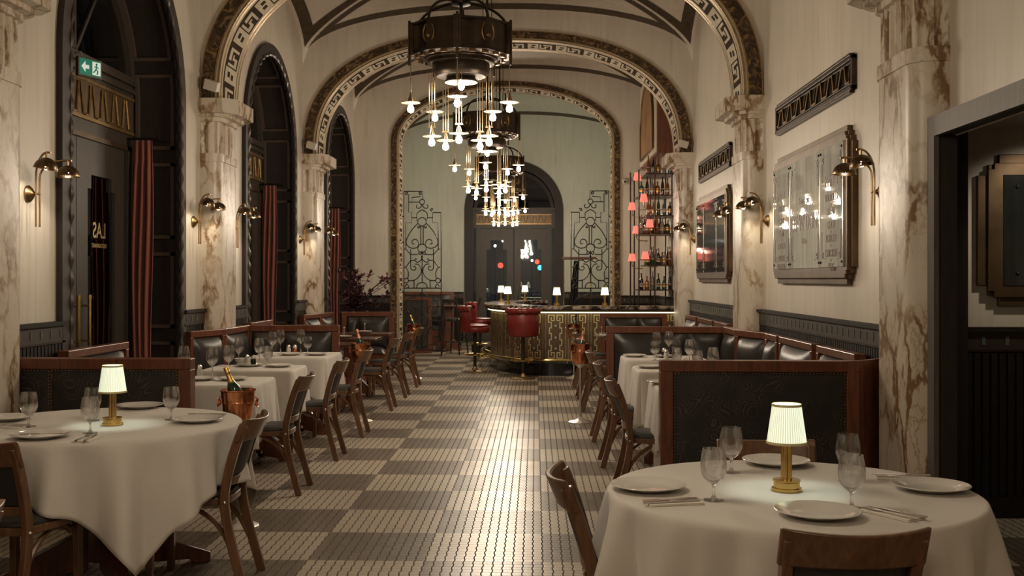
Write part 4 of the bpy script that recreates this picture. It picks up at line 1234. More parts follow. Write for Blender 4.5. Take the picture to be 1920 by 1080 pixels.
def sconce(side, y, label):
    """local frame: +X away from the wall, mirrored for the right wall by geometry"""
    key = side
    if key in SC: return dup(SC[key], (XL if side < 0 else XR, y, 2.22), label=label)
    s_ = -side
    t = thing('wall_sconce', label, 'sconce', (XL if side < 0 else XR, y, 2.22))
    b = MB(); b.lathe([(.062,0),(.062,.012),(.045,.03),(.02,.045),(.012,.06)], 24, T=Matrix.Rotation(s_*PI/2, 4, 'Y')); b.build('wall_rose', M['old_brass'], t)
    b = MB(); b.tube([(s_*.03,0,0),(s_*.075,0,0)], .008, 8); b.tube([(s_*.075,-.03,0),(s_*.075,.03,0)], .007, 8)
    b.build('bracket', M['old_brass'], t)
    heads = [(s_*.20, -.13, .20, -.20), (s_*.24, .12, .17, .05)]
    for yy, (hx, hy, hz, tl) in zip((-.03, .03), heads):
        pts = [(s_*.075, yy, -.24), (s_*.075, yy, .12)]
        for k in range(1, 9):
            u = k/8; pts.append((s_*.075 + (hx - s_*.075)*(1-cos(u*PI/2)), yy + (hy-yy)*(1-cos(u*PI/2)), .12 + (hz-.12+.085)*sin(u*PI/2)))
        pts.append((hx+s_*.03, hy, hz+.083))
        b = MB(); b.tube(pts, .0075, 8); b.tube([(hx, hy, hz+.085), (hx, hy, hz+.04)], .009, 8); b.build('arm', M['old_brass'], t)
        R = Matrix.Translation((hx, hy, hz)) @ Matrix.Rotation(-s_*tl, 4, 'Y')
        b = MB(); r = .083
        b.lathe([(r*cos(a), r*sin(a)-.035) for a in [PI/2*i/12 for i in range(12)]] + [(.0001, r-.035)], 40, cap0=False, cap1=False, T=R)
        b.build('dome', M['pierced'], t, smooth=60)
        b = MB(); b.lathe([(r*.985,-.036),(r*1.02,-.038),(r*1.02,-.030),(r,-.030)], 40, cap0=False, cap1=False, T=R); b.build('dome_rim', M['old_brass'], t)
        b = MB(); b.sphere(.021, (0,0,-.02), 12, T=R); b.build('bulb', M['bulb_dim'], t)
        l = spot((hx, hy, hz-.045), SCONCE_W, (1,.86,.64), 2.3, rot=(0, -s_*tl, 0), r=.02, blend=.5, parent=t); l.name = 'sconce_light'
    SC[key] = t
    return t
SCONCE_W = 4.2


def poly_bench(label, pts, h=1.06, flip=1):
    """faceted upholstered corner: back panels between plan points, cushions on the side of the left normal * flip"""
    t = thing('banquette', label, 'booth', (0, 0, 0))
    for (p, q) in zip(pts[:-1], pts[1:]):
        l = math.dist(p, q); tx, ty = (q[0]-p[0])/l, (q[1]-p[1])/l; nx, ny = -ty*flip, tx*flip
        T = Matrix(((tx, nx, 0, p[0]), (ty, ny, 0, p[1]), (0, 0, 1, 0), (0, 0, 0, 1)))
        b = MB(); b.box(0, l, -.045, .05, h-.065, h, T=T); b.box(0, .05, -.045, .05, .1, h-.065, T=T); b.box(l-.05, l, -.045, .05, .1, h-.065, T=T); b.box(.05, l-.05, -.04, .02, .1, h-.065, T=T)
        b.build('back_frame', M['mahogany'], t, smooth=0, bevel=.004)
        f = lambda u, v, hh: tuple(T @ Vector((.055+(l-.11)*u, .03+hh*(1.15-.3*v), .44+(h-.52)*v)))
        m_ = MB(); puff(m_, f, None, .10); m_.build('back_cushion', M['leather'], t, smooth=60)
        f2 = lambda u, v, hh: tuple(T @ Vector((l*u, .05+.42*v, .40+hh)))
        m_ = MB(); puff(m_, f2, None, .10); m_.build('seat_cushion', M['leather'], t, smooth=60)
        m_ = MB(); m_.box(.02, l-.02, .05, .45, .02, .40, T=T); m_.build('seat_base', M['mahogany'], t, smooth=0)
    return t
# ================================================================ PLACING THINGS
TZ = .82
# round tables
RX, RY, RR = .94, 3.96, .66
LX, LY, LR = -2.34, 5.70, .72
pedestal_table('round_table', 'round pedestal table under the white cloth in the right foreground', RX, RY, RR-.004, TZ-.006, .3)
round_cloth('white cloth hanging over the round table in the right foreground', RX, RY, RR, TZ, 1.00, 0.0, 3, folds=13, hem=.08)
pedestal_table('round_table', 'round pedestal table with dark cross feet in the left foreground', LX, LY, LR-.004, TZ-.006, .6, feet=.58)
round_cloth('white cloth on the left round table, one corner hanging low', LX, LY, LR, TZ, 1.03, -PI*10/180, 9, folds=13, hem=.08)
ZT1 = TZ + .0035
table_lamp(at(1475, 920, ZT1), 'brass table lamp with a pleated glowing shade on the right round table', 'shade', 1.0, 1.1)
table_lamp(at(211, 797, ZT1), 'brass table lamp with a pleated glowing shade on the left round table', 'shade')
for (x, y, w) in [(1215, 918, 'at the left edge of the right round table'), (1455, 871, 'at the far side of the right round table, behind the lamp'), (1533, 968, 'at the near side of the right round table, behind the chair back'), (1745, 919, 'at the right side of the right round table'),
                  (262, 765, 'at the far side of the left round table, right of the lamp'), (371, 791, 'at the right side of the left round table'), (76, 821, 'at the near side of the left round table'), (12, 788, 'at the left edge of the photo on the left round table')]:
    plate(at(x, y, ZT1), 'white dinner plate ' + w, 'plates on the round tables')
for (x, y, w) in [(1338, 938, 'nearest the left plate of the right round table'), (1371, 886, 'behind the left goblet on the right round table'), (1597, 953, 'in front, right of the lamp on the right round table'), (1590, 903, 'behind another, right of the lamp on the right round table'),
                  (321, 787, 'right of the lamp on the left round table'), (169, 812, 'in front, just left of the lamp on the left round table'), (174, 789, 'behind another, left of the lamp on the left round table'), (54, 800, 'at the far left of the left round table')]:
    goblet(at(x, y, ZT1), 'empty stemmed water goblet ' + w, 'goblets on the round tables')
def setting(px, py, rz, where, kn=True, dx=.018):
    p = at(px, py, ZT1); napkin(p, rz, 'folded white napkin ' + where)
    c, s = cos(rz), sin(rz)
    fork((p[0]-dx*c, p[1]-dx*s, ZT1+.008), rz, 'steel fork on the napkin ' + where)
    if kn: knife((p[0]+dx*c, p[1]+dx*s, ZT1+.008), rz+.08, 'steel knife on the napkin ' + where)
setting(1262, 944, -1.35, 'below the left plate of the right round table')
setting(1672, 966, .55, 'beside the near plate of the right round table')
setting(1690, 897, 1.45, 'behind the right plate of the right round table')
setting(164, 824, .06, 'near the lamp at the front of the left round table')
setting(385, 780, 1.35, 'behind the right plate of the left round table')
setting(16, 801, 1.3, 'at the left edge of the left round table')
knife((at(84, 824, ZT1)[0], at(84, 824, ZT1)[1], ZT1+.024), -1.35, 'steel knife lying across the near plate of the left round table')

# chairs
chair(.91, 3.42, 0.05, 'bentwood chair seen from behind in the right foreground, back towards the viewer')
chair(.41, 4.02, -PI/2, 'bentwood chair seen edge-on at the left of the right round table')
chair(1.03, 4.50, PI, 'bentwood chair at the far side of the right round table, facing the viewer')
chair(-2.44, 4.98, -.20, 'bentwood chair tucked at the near side of the left round table')
chair(-1.80, 5.62, PI/2+.03, 'bentwood chair at the aisle side of the left round table')
chair(-2.07, 3.25, PI/2-.12, 'bentwood chair whose top rail just enters the photo at the bottom left corner')
lc = ['first', 'second', 'third']
for i, y in enumerate((8.05, 9.55, 10.95)):
    chair(-2.05, y, PI/2, '%s bentwood chair along the aisle on the left, at a white clothed table' % ('nearest', 'middle', 'farthest')[i], 'left aisle chairs')
for i, y in enumerate((13.15, 14.55, 15.95)):
    chair(-2.05, y, PI/2, '%s bentwood chair along the aisle on the left, at a bare dark wooden table' % ('nearest', 'middle', 'farthest')[i], 'left aisle chairs')
for i, y in enumerate((7.78, 9.28, 10.72)):
    chair(.87, y, -PI/2, '%s bentwood chair along the aisle on the right, at a white clothed table' % ('nearest', 'middle', 'farthest')[i], 'right aisle chairs')
for i, y in enumerate((13.15, 14.5, 15.9)):
    chair(.87, y, -PI/2, '%s bentwood chair along the aisle on the right, in the second bay before the bar' % ('nearest', 'middle', 'farthest')[i], 'right aisle chairs')

# banquettes
divider('banquette', 'dark paisley backed booth divider behind the left round table', XL+.01, -2.35, 7.25, 'paisley', 'leather', [-3.32], [-3.0])
divider('banquette', 'dark paisley backed booth divider behind the right round table', .83, 2.14, 7.17, 'paisley', 'leather', [], [1.6], wood_end=(2.06, 2.44))
divider('banquette', 'black leather booth divider closing the first left bay, behind the clothed tables', -3.44, -2.32, 12.56, 'leather', 'leather', [-2.98], [-2.98])
divider('banquette', 'black leather booth divider closing the first right bay, behind the clothed tables', .815, 2.23, 12.32, 'leather', 'leather', [1.75], [1.6])
divider('banquette', 'black leather booth divider ending the second left bay, under the dark foliage', XL+.45, -2.36, 17.75, 'leather', 'paisley', [-2.95], [-2.95])
divider('banquette', 'black leather booth divider in front of the bar on the right', 1.03, 2.10, 17.15, 'leather', 'paisley', [1.65], [])
wall_bench('banquette', 'black leather wall bench below the large engraved mirror', 1, [(7.80, 8.85), (9.0, 10.2), (10.30, 10.80)])
wall_bench('banquette', 'black leather wall bench below the smaller dark mirror', 1, [(12.95, 13.9), (14.05, 15.3), (15.45, 16.55)])
poly_bench('faceted black leather booth corner in front of the second left pilaster', [(-3.42, 12.50), (-3.43, 11.55), (-3.62, 10.97)], flip=1)
poly_bench('faceted black leather booth corner in front of the second right pilaster', [(2.38, 10.86), (2.19, 11.52), (2.19, 12.26)], flip=1)
wall_bench('banquette', 'low wooden framed bench back in front of the first arched door on the left', -1, [(7.95, 9.15)])
wall_bench('banquette', 'low wooden framed bench back in front of the second arched door on the left', -1, [(13.15, 14.2)])
poly_bench('faceted black leather booth corner in front of the third left pilaster', [(-3.40, 17.66), (-3.41, 16.72), (-3.58, 16.2)], flip=1)

# clothed tables
LT = [(7.78, 8.45), (9.05, 9.62), (10.55, 11.35)]; RT = [(7.55, 8.2), (9.05, 9.62), (10.35, 10.95)]
pos = ('nearest', 'middle', 'farthest')
for i, (a, b_) in enumerate(LT):
    pedestal_table('dining_table', 'pedestal table under the %s white cloth along the left aisle' % pos[i], -2.475, (a+b_)/2, 0, TZ-.006, 0, square=(.385, (b_-a)/2-.004), feet=.33)
    rect_cloth('%s white tablecloth in the row along the left aisle' % pos[i], -2.865, -2.085, a, b_, TZ, .38, 20+i)
for i, (a, b_) in enumerate(RT):
    pedestal_table('dining_table', 'pedestal table under the %s white cloth along the right aisle' % pos[i], 1.27, (a+b_)/2, 0, TZ-.006, 0, square=(.385, (b_-a)/2-.004), feet=.33)
    rect_cloth('%s white tablecloth in the row along the right aisle' % pos[i], .88, 1.66, a, b_, TZ, .38, 30+i)
# bare tables of the second bays
for i, y in enumerate((13.3, 14.6, 15.9)):
    pedestal_table('dining_table', '%s bare dark wooden table in the second left bay' % pos[i], -2.55, y, 0, .80, 0, square=(.40, .31), feet=.33)
    pedestal_table('dining_table', '%s bare dark wooden table in the second right bay' % pos[i], 1.35, y, 0, .80, 0, square=(.40, .31), feet=.33)

# table settings on the clothed tables
def wg(px, py, w): wineglass(at(px, py, ZT1), 'tall empty wine glass ' + w, 'wine glasses on the clothed tables')
for px, py, w in [(398, 713, 'on the nearest left cloth, left of the champagne'), (429, 706, 'on the nearest left cloth, behind the champagne'),
                  (448, 686, 'leftmost on the middle left cloth'), (486, 686, 'at the centre of the middle left cloth'), (511, 668, 'leftmost on the farthest left cloth'),
                  (526, 663, 'left of the salt and pepper on the farthest left cloth'), (564, 662, 'right of the salt and pepper on the farthest left cloth'),
                  (1231, 670, 'leftmost tall one on the farthest right cloth'), (1254, 668, 'second tall one on the farthest right cloth'), (1293, 690, 'right of centre on the middle right cloth'), (1337, 712, 'peeking over the paisley divider on the nearest right cloth'), (345, 708, 'peeking over the left divider on the nearest left cloth')]: wg(px, py, w)
for px, py, w in [(502, 687, 'right on the middle left cloth'), (577, 664, 'right end of the farthest left cloth'), (1228, 676, 'front left on the farthest right cloth'), (1269, 692, 'on the middle right cloth, left one'), (1308, 698, 'on the middle right cloth, right one'), (1268, 672, 'behind on the farthest right cloth')]:
    goblet(at(px, py, ZT1), 'small stemmed water goblet ' + w, 'goblets on the clothed tables')
for px, py, w in [(437, 713, 'on the nearest left cloth'), (375, 713, 'on the nearest left cloth, half behind the divider'), (524, 688, 'at the aisle end of the middle left cloth'), (468, 687, 'at the centre of the middle left cloth'), (594, 666, 'at the aisle end of the farthest left cloth'), (545, 666, 'at the centre of the farthest left cloth'),
                  (1190, 669, 'at the aisle end of the farthest right cloth'), (1218, 690, 'at the aisle end of the middle right cloth'), (1243, 720, 'at the aisle end of the nearest right cloth'), (1250, 670, 'at the centre of the farthest right cloth')]:
    plate(at(px, py, ZT1), 'white plate ' + w, 'plates on the clothed tables', .85)
def shaker(px, py, lab, mat, proto={}):
    loc = at(px, py, ZT1)
    t = thing('shaker', lab, 'shaker', loc)
    MB().lathe([(.022,0),(.024,.004),(.023,.055),(.018,.065)], 16).build('jar', M[mat], t)
    MB().lathe([(.019,.063),(.022,.068),(.021,.084),(.012,.096),(.0001,.098)], 16, cap1=False).build('lid', M['chrome'], t)
for px, py, lab, mt in [(541, 664, 'salt shaker with a chrome lid on the farthest left cloth', 'label_white'), (553, 664, 'pepper shaker with a chrome lid on the farthest left cloth', 'copper'), (475, 686, 'pepper shaker with a chrome lid on the middle left cloth', 'black_gloss'), (463, 685, 'salt shaker with a chrome lid on the middle left cloth', 'label_white'),
                      (374, 707, 'salt shaker with a chrome lid on the nearest left cloth', 'label_white'), (1245, 671, 'pepper shaker with a chrome lid on the farthest right cloth', 'black_gloss'), (1249, 674, 'salt shaker with a chrome lid on the farthest right cloth', 'label_white'), (1284, 692, 'salt shaker with a chrome lid on the middle right cloth', 'label_white')]: shaker(px, py, lab, mt)
def bowl(px, py, lab):
    tag(MB().lathe([(.03,0),(.032,.004),(.055,.03),(.062,.052),(.060,.052),(.052,.031),(.028,.008),(.0001,.007)], 24, cap1=False).build('bowl', M['porcelain'], None, at(px, py, ZT1), smooth=50), lab, 'bowl')
bowl(452, 682, 'small white bowl on the middle left cloth'); bowl(1277, 692, 'small white bowl on the middle right cloth')
for px, py, z, lab in [(645, 633, .803, 'small white dish with a standing pick on a bare left table'), (684, 624, .803, 'small white dish with a standing pick on the farthest bare left table'), (1128, 632, .803, 'small white dish with a standing pick on a bare right table')]:
    l = at(px, py, z); t = thing('dish', lab, 'dish', l)
    MB().lathe([(.07,0),(.10,.012),(.11,.03),(.105,.03),(.09,.014),(.0001,.01)], 24, cap1=False).build('saucer', M['bone'], t)
    b = MB(); b.cyl(.004, .01, .13, n=6); b.sphere(.012, (0,0,.135), 8); b.build('pick', M['bone'], t)

# champagne
p = at(446, 987, 0); bucket_on_stand(p[0], p[1], .665, 'chrome stand beside the left round table', 'copper ice bucket with a gold foiled bottle, beside the left round table')
champagne((p[0]+.035, p[1], .725), -.36, 'green champagne bottle with gold foil leaning left in the nearest copper bucket', 'foil_gold')
p = at(676, 790, 0); bucket_on_stand(p[0], p[1], .66, 'chrome stand in the left aisle between the dining chairs', 'copper ice bucket between the chairs on the left')
champagne((p[0]+.03, p[1], .72), -.22, 'pink foiled champagne bottle in the bucket on the left', 'foil_pink')
p = at(776, 710, 0); bucket_on_stand(p[0], p[1], .66, 'chrome stand at the far end of the left aisle', 'copper ice bucket at the far end of the left chairs')
champagne((p[0]+.05, p[1], .72), -.34, 'gold foiled champagne bottle in the far left bucket', 'foil_gold')
p = at(1088, 792, 0); bucket_on_stand(p[0], p[1], .66, 'chrome stand in front of the right aisle chairs', 'copper ice bucket in front of the right aisle chairs')
champagne((p[0]-.0, p[1], .70), .10, 'pink foiled champagne bottle upright in the bucket on the right', 'foil_pink')
p = at(1076, 710, 0); bucket_on_stand(p[0], p[1], .66, 'chrome stand near the bar front', 'copper ice bucket near the bar front')
champagne((p[0], p[1], .72), .12, 'dark bottle in the copper bucket near the bar front', 'bottle_dark')

# sconces
for k, y in enumerate((7.62, 11.35, 12.80, 16.53, 17.98)):
    w = ('between the first left pilaster and the first arched door', 'just before the second left pilaster', 'just past the second left pilaster', 'just before the third left pilaster', 'just past the third left pilaster, by the third door')[k]
    sconce(-1, y, 'twin domed brass wall sconce ' + w)
    w = ('between the large mirror and the nearest right pilaster', 'just before the second right pilaster', 'beside the smaller dark mirror', 'just before the third right pilaster', 'hidden past the third right pilaster')[k]
    if k < 4: sconce(1, y, 'twin domed brass wall sconce ' + w)

# --- chandeliers
def chandelier(loc, label):
    t = thing('chandelier', label, 'chandelier', loc)     # origin at z=0 below the drum
    def ngon(n, r, ph): return [(r*cos(ph+2*PI*i/n), r*sin(ph+2*PI*i/n)) for i in range(n)]
    F = -PI/2
    # crown drum: alternating medallion faces and concave panels
    b = MB(); pts = []
    for k in range(10):
        a0 = F + 2*PI*(k)/10; a1 = F + 2*PI*(k+1)/10
        pts.append((.455*cos(a0-.045), .455*sin(a0-.045))); pts.append((.455*cos(a0+.045), .455*sin(a0+.045)))
        for j in range(1, 6):
            u = j/6; a = a0+.06+(a1-a0-.12)*u
            r = .435 - (.045*sin(PI*u) if k % 2 == 0 or k % 5 == 9 else .0)
            pts.append((r*cos(a), r*sin(a)))
    b.prism(pts, 3.62, 3.87)
    b.build('crown_drum', M['bronze'], t, smooth=30)
    b = MB(); b.prism(ngon(10, .462, F), 3.855, 3.875); b.prism(ngon(10, .452, F), 3.60, 3.63); b.build('drum_rim', M['dark_bronze'], t, smooth=0)
    for k in range(5):
        a = F + 2*PI*(k+.5)/5 * 1.0
        for s_ in (0,):
            R = Matrix.Rotation(a, 4, 'Z') @ Matrix.Translation((.425, 0, 3.75)) @ Matrix.Rotation(PI/2, 4, 'Y')
            m_ = MB(); m_.tube([(.085*cos(q), .060*sin(q), .012) for q in [2*PI*i/28 for i in range(28)]], .010, 6, closed=True, T=R)
            m_.sphere(.030, (.03, 0, .01), 10, T=R)
            m_.build('medallion', M['old_brass'], t)
        a = F + 2*PI*k/5
        m_ = MB(); T = Matrix.Rotation(a, 4, 'Z')
        m_.box(.44, .475, -.035, .035, 3.59, 3.88, T=T); m_.box(.465, .485, -.012, .012, 3.50, 3.90, T=T)
        m_.build('pilaster_strip', M['bronze'], t, smooth=0, bevel=.004)
    # lower tiers
    b = MB(); b.lathe([(.40,3.64),(.385,3.60),(.33,3.585),(.33,3.575),(.30,3.565),(.30,3.54),(.265,3.53)], 40)
    b.build('lower_ring', M['bronze'], t)
    b = MB()
    for k in range(20):
        a = 2*PI*k/20; T = Matrix.Rotation(a, 4, 'Z'); b.box(.385, .41, -.028, .028, 3.575, 3.63, T=T)
    bl = b.build('dentils', M['old_brass'], t, smooth=0); bl['kind'] = 'stuff'
    b = MB(); b.lathe([(.255,3.545),(.258,3.53),(.258,3.47),(.25,3.45),(.22,3.425),(.10,3.42)], 40); b.build('lower_drum', M['dark_bronze'], t)
    b = MB(); b.lathe([(.148,3.375),(.150,3.385),(.125,3.425),(.07,3.455),(.02,3.46)], 32, cap0=False, cap1=False); b.build('dome', M['dark_bronze'], t)
    b = MB(); b.lathe([(.146,3.374),(.120,3.420),(.066,3.450),(.001,3.455)], 32, cap0=False, cap1=False); b.build('dome_lining', M['dome_in'], t)
    # hoops to the hub, hub and hanging rods
    for k in range(5):
        a = F + 2*PI*k/5 + PI/5
        b = MB(); b.tube([((.07+.37*sin(PI/2*i/12))*cos(a), (.07+.37*sin(PI/2*i/12))*sin(a), 3.86+.235*cos(PI/2*i/12)) for i in range(13)], .013, 6)
        b.build('hoop', M['dark_bronze'], t)
    b = MB(); b.lathe([(.03,4.06),(.085,4.075),(.09,4.11),(.06,4.13),(.02,4.16)], 20); b.cyl(.016, 3.60, 5.9, n=8)
    b.build('hub', M['dark_bronze'], t)
    b = MB()
    for k in range(3):
        a = .5+2*PI*k/3; b.tube([(.07*cos(a), .07*sin(a), 4.10), (.07*cos(a), .07*sin(a), 5.98)], .006, 5)
    b.build('suspension_rods', M['dark_bronze'], t)
    MB().lathe([(.02,5.86),(.10,5.90),(.13,5.95),(.13,6.0)], 20).build('ceiling_rose', M['dark_bronze'], t)
    # pendants
    def pendant(x, y, z0, zd, rods):
        b = MB()
        if rods == 1: b.cyl(.004, zd+.05, z0, (x, y), 6, M['gilt_rod'])
        else:
            for q in (-1, 0, 1): b.cyl(.0032, zd+.075, z0, (x+q*.024, y), 6, M['gilt_rod'])
            b.box(x-.034, x+.034, y-.006, y+.006, zd+.07, zd+.085, M['gilt_rod'])
        b.lathe([(.026,zd),(.022,zd+.03),(.010,zd+.065),(.006,zd+.09)], 12, (x,y,0), M['gilt_rod'])
        b.lathe([(.084,zd-.006),(.086,zd-.002),(.03,zd+.008)], 32, (x,y,0), M['disc'])
        p = b.build('pendant', None, t, smooth=40)
        m_ = MB(); m_.lathe([(.012,zd-.006),(.014,zd-.02),(.026,zd-.045),(.030,zd-.062),(.024,zd-.085),(.0001,zd-.095)], 14, (x,y,0), cap1=False)
        m_.build('bulb', M['bulb'], p, smooth=60)
        point((x, y, zd-.125), CH_W, (1,.83,.645), .03, 'bulb_light', t)
    for k in range(5):
        a = F + 2*PI*k/5; pendant(.462*cos(a), .462*sin(a), 3.62, 3.175, 1)
        pendant(.270*cos(a), .270*sin(a), 3.46, 2.885, 3)
    m_ = MB(); m_.lathe([(.012,3.40),(.014,3.385),(.028,3.36),(.032,3.34),(.024,3.315),(.0001,3.305)], 14, cap1=False); m_.build('bulb', M['bulb'], t)
    point((0,0,3.28), CH_W, (1,.83,.645), .03, 'bulb_light', t)
    return t
M['gilt_rod'] = simple('gilt_rod', (.34, .25, .15), rough=.3, metal=1)
M['disc'] = simple('disc', (.26, .215, .15), rough=.35, metal=.3)
CH_W = 11.0
ch = chandelier((-.67, 9.6, 0), 'nearest bronze drum chandelier with hanging disc pendants')
dup(ch, (-.67, 14.78, 0), 0, 'second bronze drum chandelier down the hall')
dup(ch, (-.67, 19.96, 0), 0, 'third bronze drum chandelier down the hall, before the bar arch')
dup(ch, (-.67, 23.8, 0), 0, 'farthest bronze drum chandelier, in the end bay beyond the bar arch')
for y, lab in ((4.0, 'added bronze drum chandelier overhead, out of view, to light the foreground'), (-.3, 'added unseen bronze drum chandelier behind the viewpoint, for fill light')):  # two unseen chandeliers added to light the foreground
    o = dup(ch, (-.67, y, 0), 0, lab)
    for c in o.children:
        if c.type == 'LIGHT': c.data = c.data.copy(); c.data.energy = CH_W * .45

# --- right wall: vents and mirrors
def stepped(y0, y1, z0, z1, s, k=2):
    """rectangle with stepped corners"""
    q = []
    def corner(cy, cz, sy, sz, rev):
        pts = []
        for i in range(k): pts += [(cy + sy*s*(k-i), cz + sz*s*i), (cy + sy*s*(k-i-0), cz + sz*s*(i+1)) if False else (cy + sy*s*(k-i-1) if False else cy + sy*s*(k-i), cz + sz*s*(i+1))]
        return pts
    # build as staircase explicitly
    P = []
    def stair(cy, cz, sy, sz):
        pts = [(cy + sy*s*k, cz)]
        for i in range(k):
            pts.append((cy + sy*s*(k-i), cz + sz*s*(i+1))) ; pts.append((cy + sy*s*(k-i-1), cz + sz*s*(i+1)))
        return pts
    a = stair(y0, z0, 1, 1)[::-1]; b_ = stair(y1, z0, -1, 1); c = stair(y1, z1, -1, -1)[::-1]; d = stair(y0, z1, 1, -1)
    return a + b_ + c + d
def big_mirror(name, label, y0, y1, z0, z1, lettered, mat='antique'):
    t = thing(name, label, 'mirror', (XR, 0, 0))
    b = MB()
    b.prism(stepped(y0, y1, z0, z1, .045, 3), -.045, 0, 'x')
    b.prism(stepped(y0+.05, y1-.05, z0+.05, z1-.05, .03, 2), -.07, -.04, 'x')
    b.build('frame', M['frame_brass'], t, smooth=0, bevel=.004)
    ya, yb, za, zb = y0+.12, y1-.12, z0+.14, z1-.12
    w = yb-ya; cuts = [ya, ya+w*.28, ya+w*.72, yb]
    pb = []
    for i in range(3):
        b = MB(); b.box(-.078, -.068, cuts[i]+.005, cuts[i+1]-.005, za, zb, M[mat]); c = (cuts[i]+cuts[i+1])/2; hw = (cuts[i+1]-cuts[i])/2 - .06
        for sy in (-1, 1):
            for zz, sz in ((za+.07, 1), (zb-.07, -1)):
                b.sphere(.011, (-.08, c+sy*(hw+.03), zz-sz*.03), 8, M['black'])
                b.tube([(-.0785, c+sy*hw, zz+sz*.22), (-.0785, c+sy*hw, zz), (-.0785, c+sy*(hw-.12), zz)], .004, 4, M['etch'])
                b.tube([(-.0785, c+sy*(hw-.03-.02*cos(a)), zz+sz*(.03+.02*sin(a))) for a in [k*.7 for k in range(9)]], .005, 4, M['etch'])
        pb.append(b)
    b = MB()
    for y in cuts: b.box(-.083, -.066, y-.006, y+.006, za, zb)
    b.build('divider_strip', M['steel'], t, smooth=0)
    if lettered:
        R = Matrix(((0,0,-1,0),(-1,0,0,0),(0,1,0,0),(0,0,0,1)))
        def tx(k, s, z, size, sx=1.0): text_mesh(pb[k], s, size, M['brown_letter'], Matrix.Translation((-.0795, (cuts[k]+cuts[k+1])/2, z)) @ R @ Matrix.Scale(sx, 4, (1,0,0)))
        tx(1, "BEEF 'N' DONG", 2.10, .20, .80); tx(1, 'Hand cut', 2.30, .09); tx(1, '& Co', 1.94, .07)
        tx(0, 'Prime', 2.40, .16)
        for w_, z_ in (('RIB ROLLS', 2.26), ('STEAK', 2.15), ('CHOP', 2.04), ('BURGER', 1.93), ('CHICKEN', 1.81), ('EGG', 1.70)): tx(0, w_, z_, .085, .95)
        tx(2, 'Raw', 2.42, .16)
        for w_, z_ in (('OYSTER', 2.28), ('CRAB', 2.16), ('CLAM', 2.04), ('LOBSTER', 1.92), ('WHOLE', 1.80), ('PLATTER', 1.72)): tx(2, w_, z_, .08, .95)
        for k, zs_ in ((0, (2.205, 2.095, 1.985, 1.87, 1.755)), (2, (2.22, 2.10, 1.98, 1.86))):
            c = (cuts[k]+cuts[k+1])/2
            for z_ in zs_: pb[k].box(-.080, -.077, c-.014, c+.014, z_-.010, z_+.010, M['brown_letter'])
    for b in pb: b.build('mirror_panel', None, t, smooth=0)
    return t
M['etch'] = simple('etch', (.16, .12, .09), rough=.4)
M['antique_dark'] = simple('antique_dark', (.24, .27, .26), rough=.08, metal=.95, noise=.25, nscale=3, stretch=(4,4,.5))
big_mirror('wall_mirror', 'large three panelled antique mirror with brown lettering in a stepped brass frame', 8.22, 10.86, 1.56, 2.80, True)
big_mirror('wall_mirror', 'smaller looking three panelled mirror between the second and third right pilasters', 13.38, 16.0, 1.56, 2.80, False, 'antique_dark')
t = thing('wall_mirror', 'brass framed mirror in the side passage at the right edge of the photo', 'mirror', (0, 7.30, 0))
b = MB(); pf = stepped(2.97, 4.3, 1.42, 2.44, .07, 2); b.prism(pf, -.04, 0, 'y'); b.prism(stepped(3.03, 4.24, 1.48, 2.38, .04, 1), -.06, -.03, 'y'); b.build('frame', M['frame_brass'], t, smooth=0, bevel=.004)
MB().box(3.13, 4.14, -.066, -.055, 1.56, 2.30).build('mirror_panel', M['antique_dark'], t, smooth=0)
for z in (1.64, 2.22): MB().sphere(.014, (3.22, -.067, z), 8).build('mirror_clip', M['black'], t)
def vent(label, y0, y1, z0, z1):
    t = thing('wall_vent', label, 'vent', (XR, 0, 0))
    MB().box(-.012, 0, y0+.02, y1-.02, z0+.02, z1-.02).build('backing', M['black'], t, smooth=0)
    b = MB(); f = -.04
    b.box(f, 0, y0, y1, z0, z0+.035); b.box(f, 0, y0, y1, z1-.035, z1); b.box(f, 0, y0, y0+.035, z0, z1); b.box(f, 0, y1-.035, y1, z0, z1)
    b.box(f, 0, y0+.06, y1-.06, z0-.02, z0); b.box(f, 0, y0+.06, y1-.06, z1, z1+.02)
    b.box(-.03, 0, y0+.06, y1-.06, z0+.05, z0+.06); b.box(-.03, 0, y0+.06, y1-.06, z1-.06, z1-.05)
    b.build('frame', M['bronze'], t, smooth=0, bevel=.003)
    b = MB(); n = 7; w = (y1-y0-.16)/n; lo, hi = z0+.065, z1-.065
    for i in range(n):
        y = y0+.08+i*w
        b.tube([(-.028, y, lo), (-.028, y+w*.25, lo), (-.028, y+w*.38, hi), (-.028, y+w*.6, hi), (-.028, y+w*.85, lo), (-.028, y+w, lo)], .011, 4)
        b.tube([(-.018, y+w*.05, hi), (-.018, y+w*.2, lo+.03), ], .006, 4)
    b.build('zigzag_grille', M['old_brass'], t, smooth=0)
vent('bronze zigzag vent grille high above the large lettered mirror', 8.25, 10.86, 3.06, 3.33)
vent('bronze zigzag vent grille high above the smaller dark mirror', 13.4, 15.95, 3.04, 3.31)

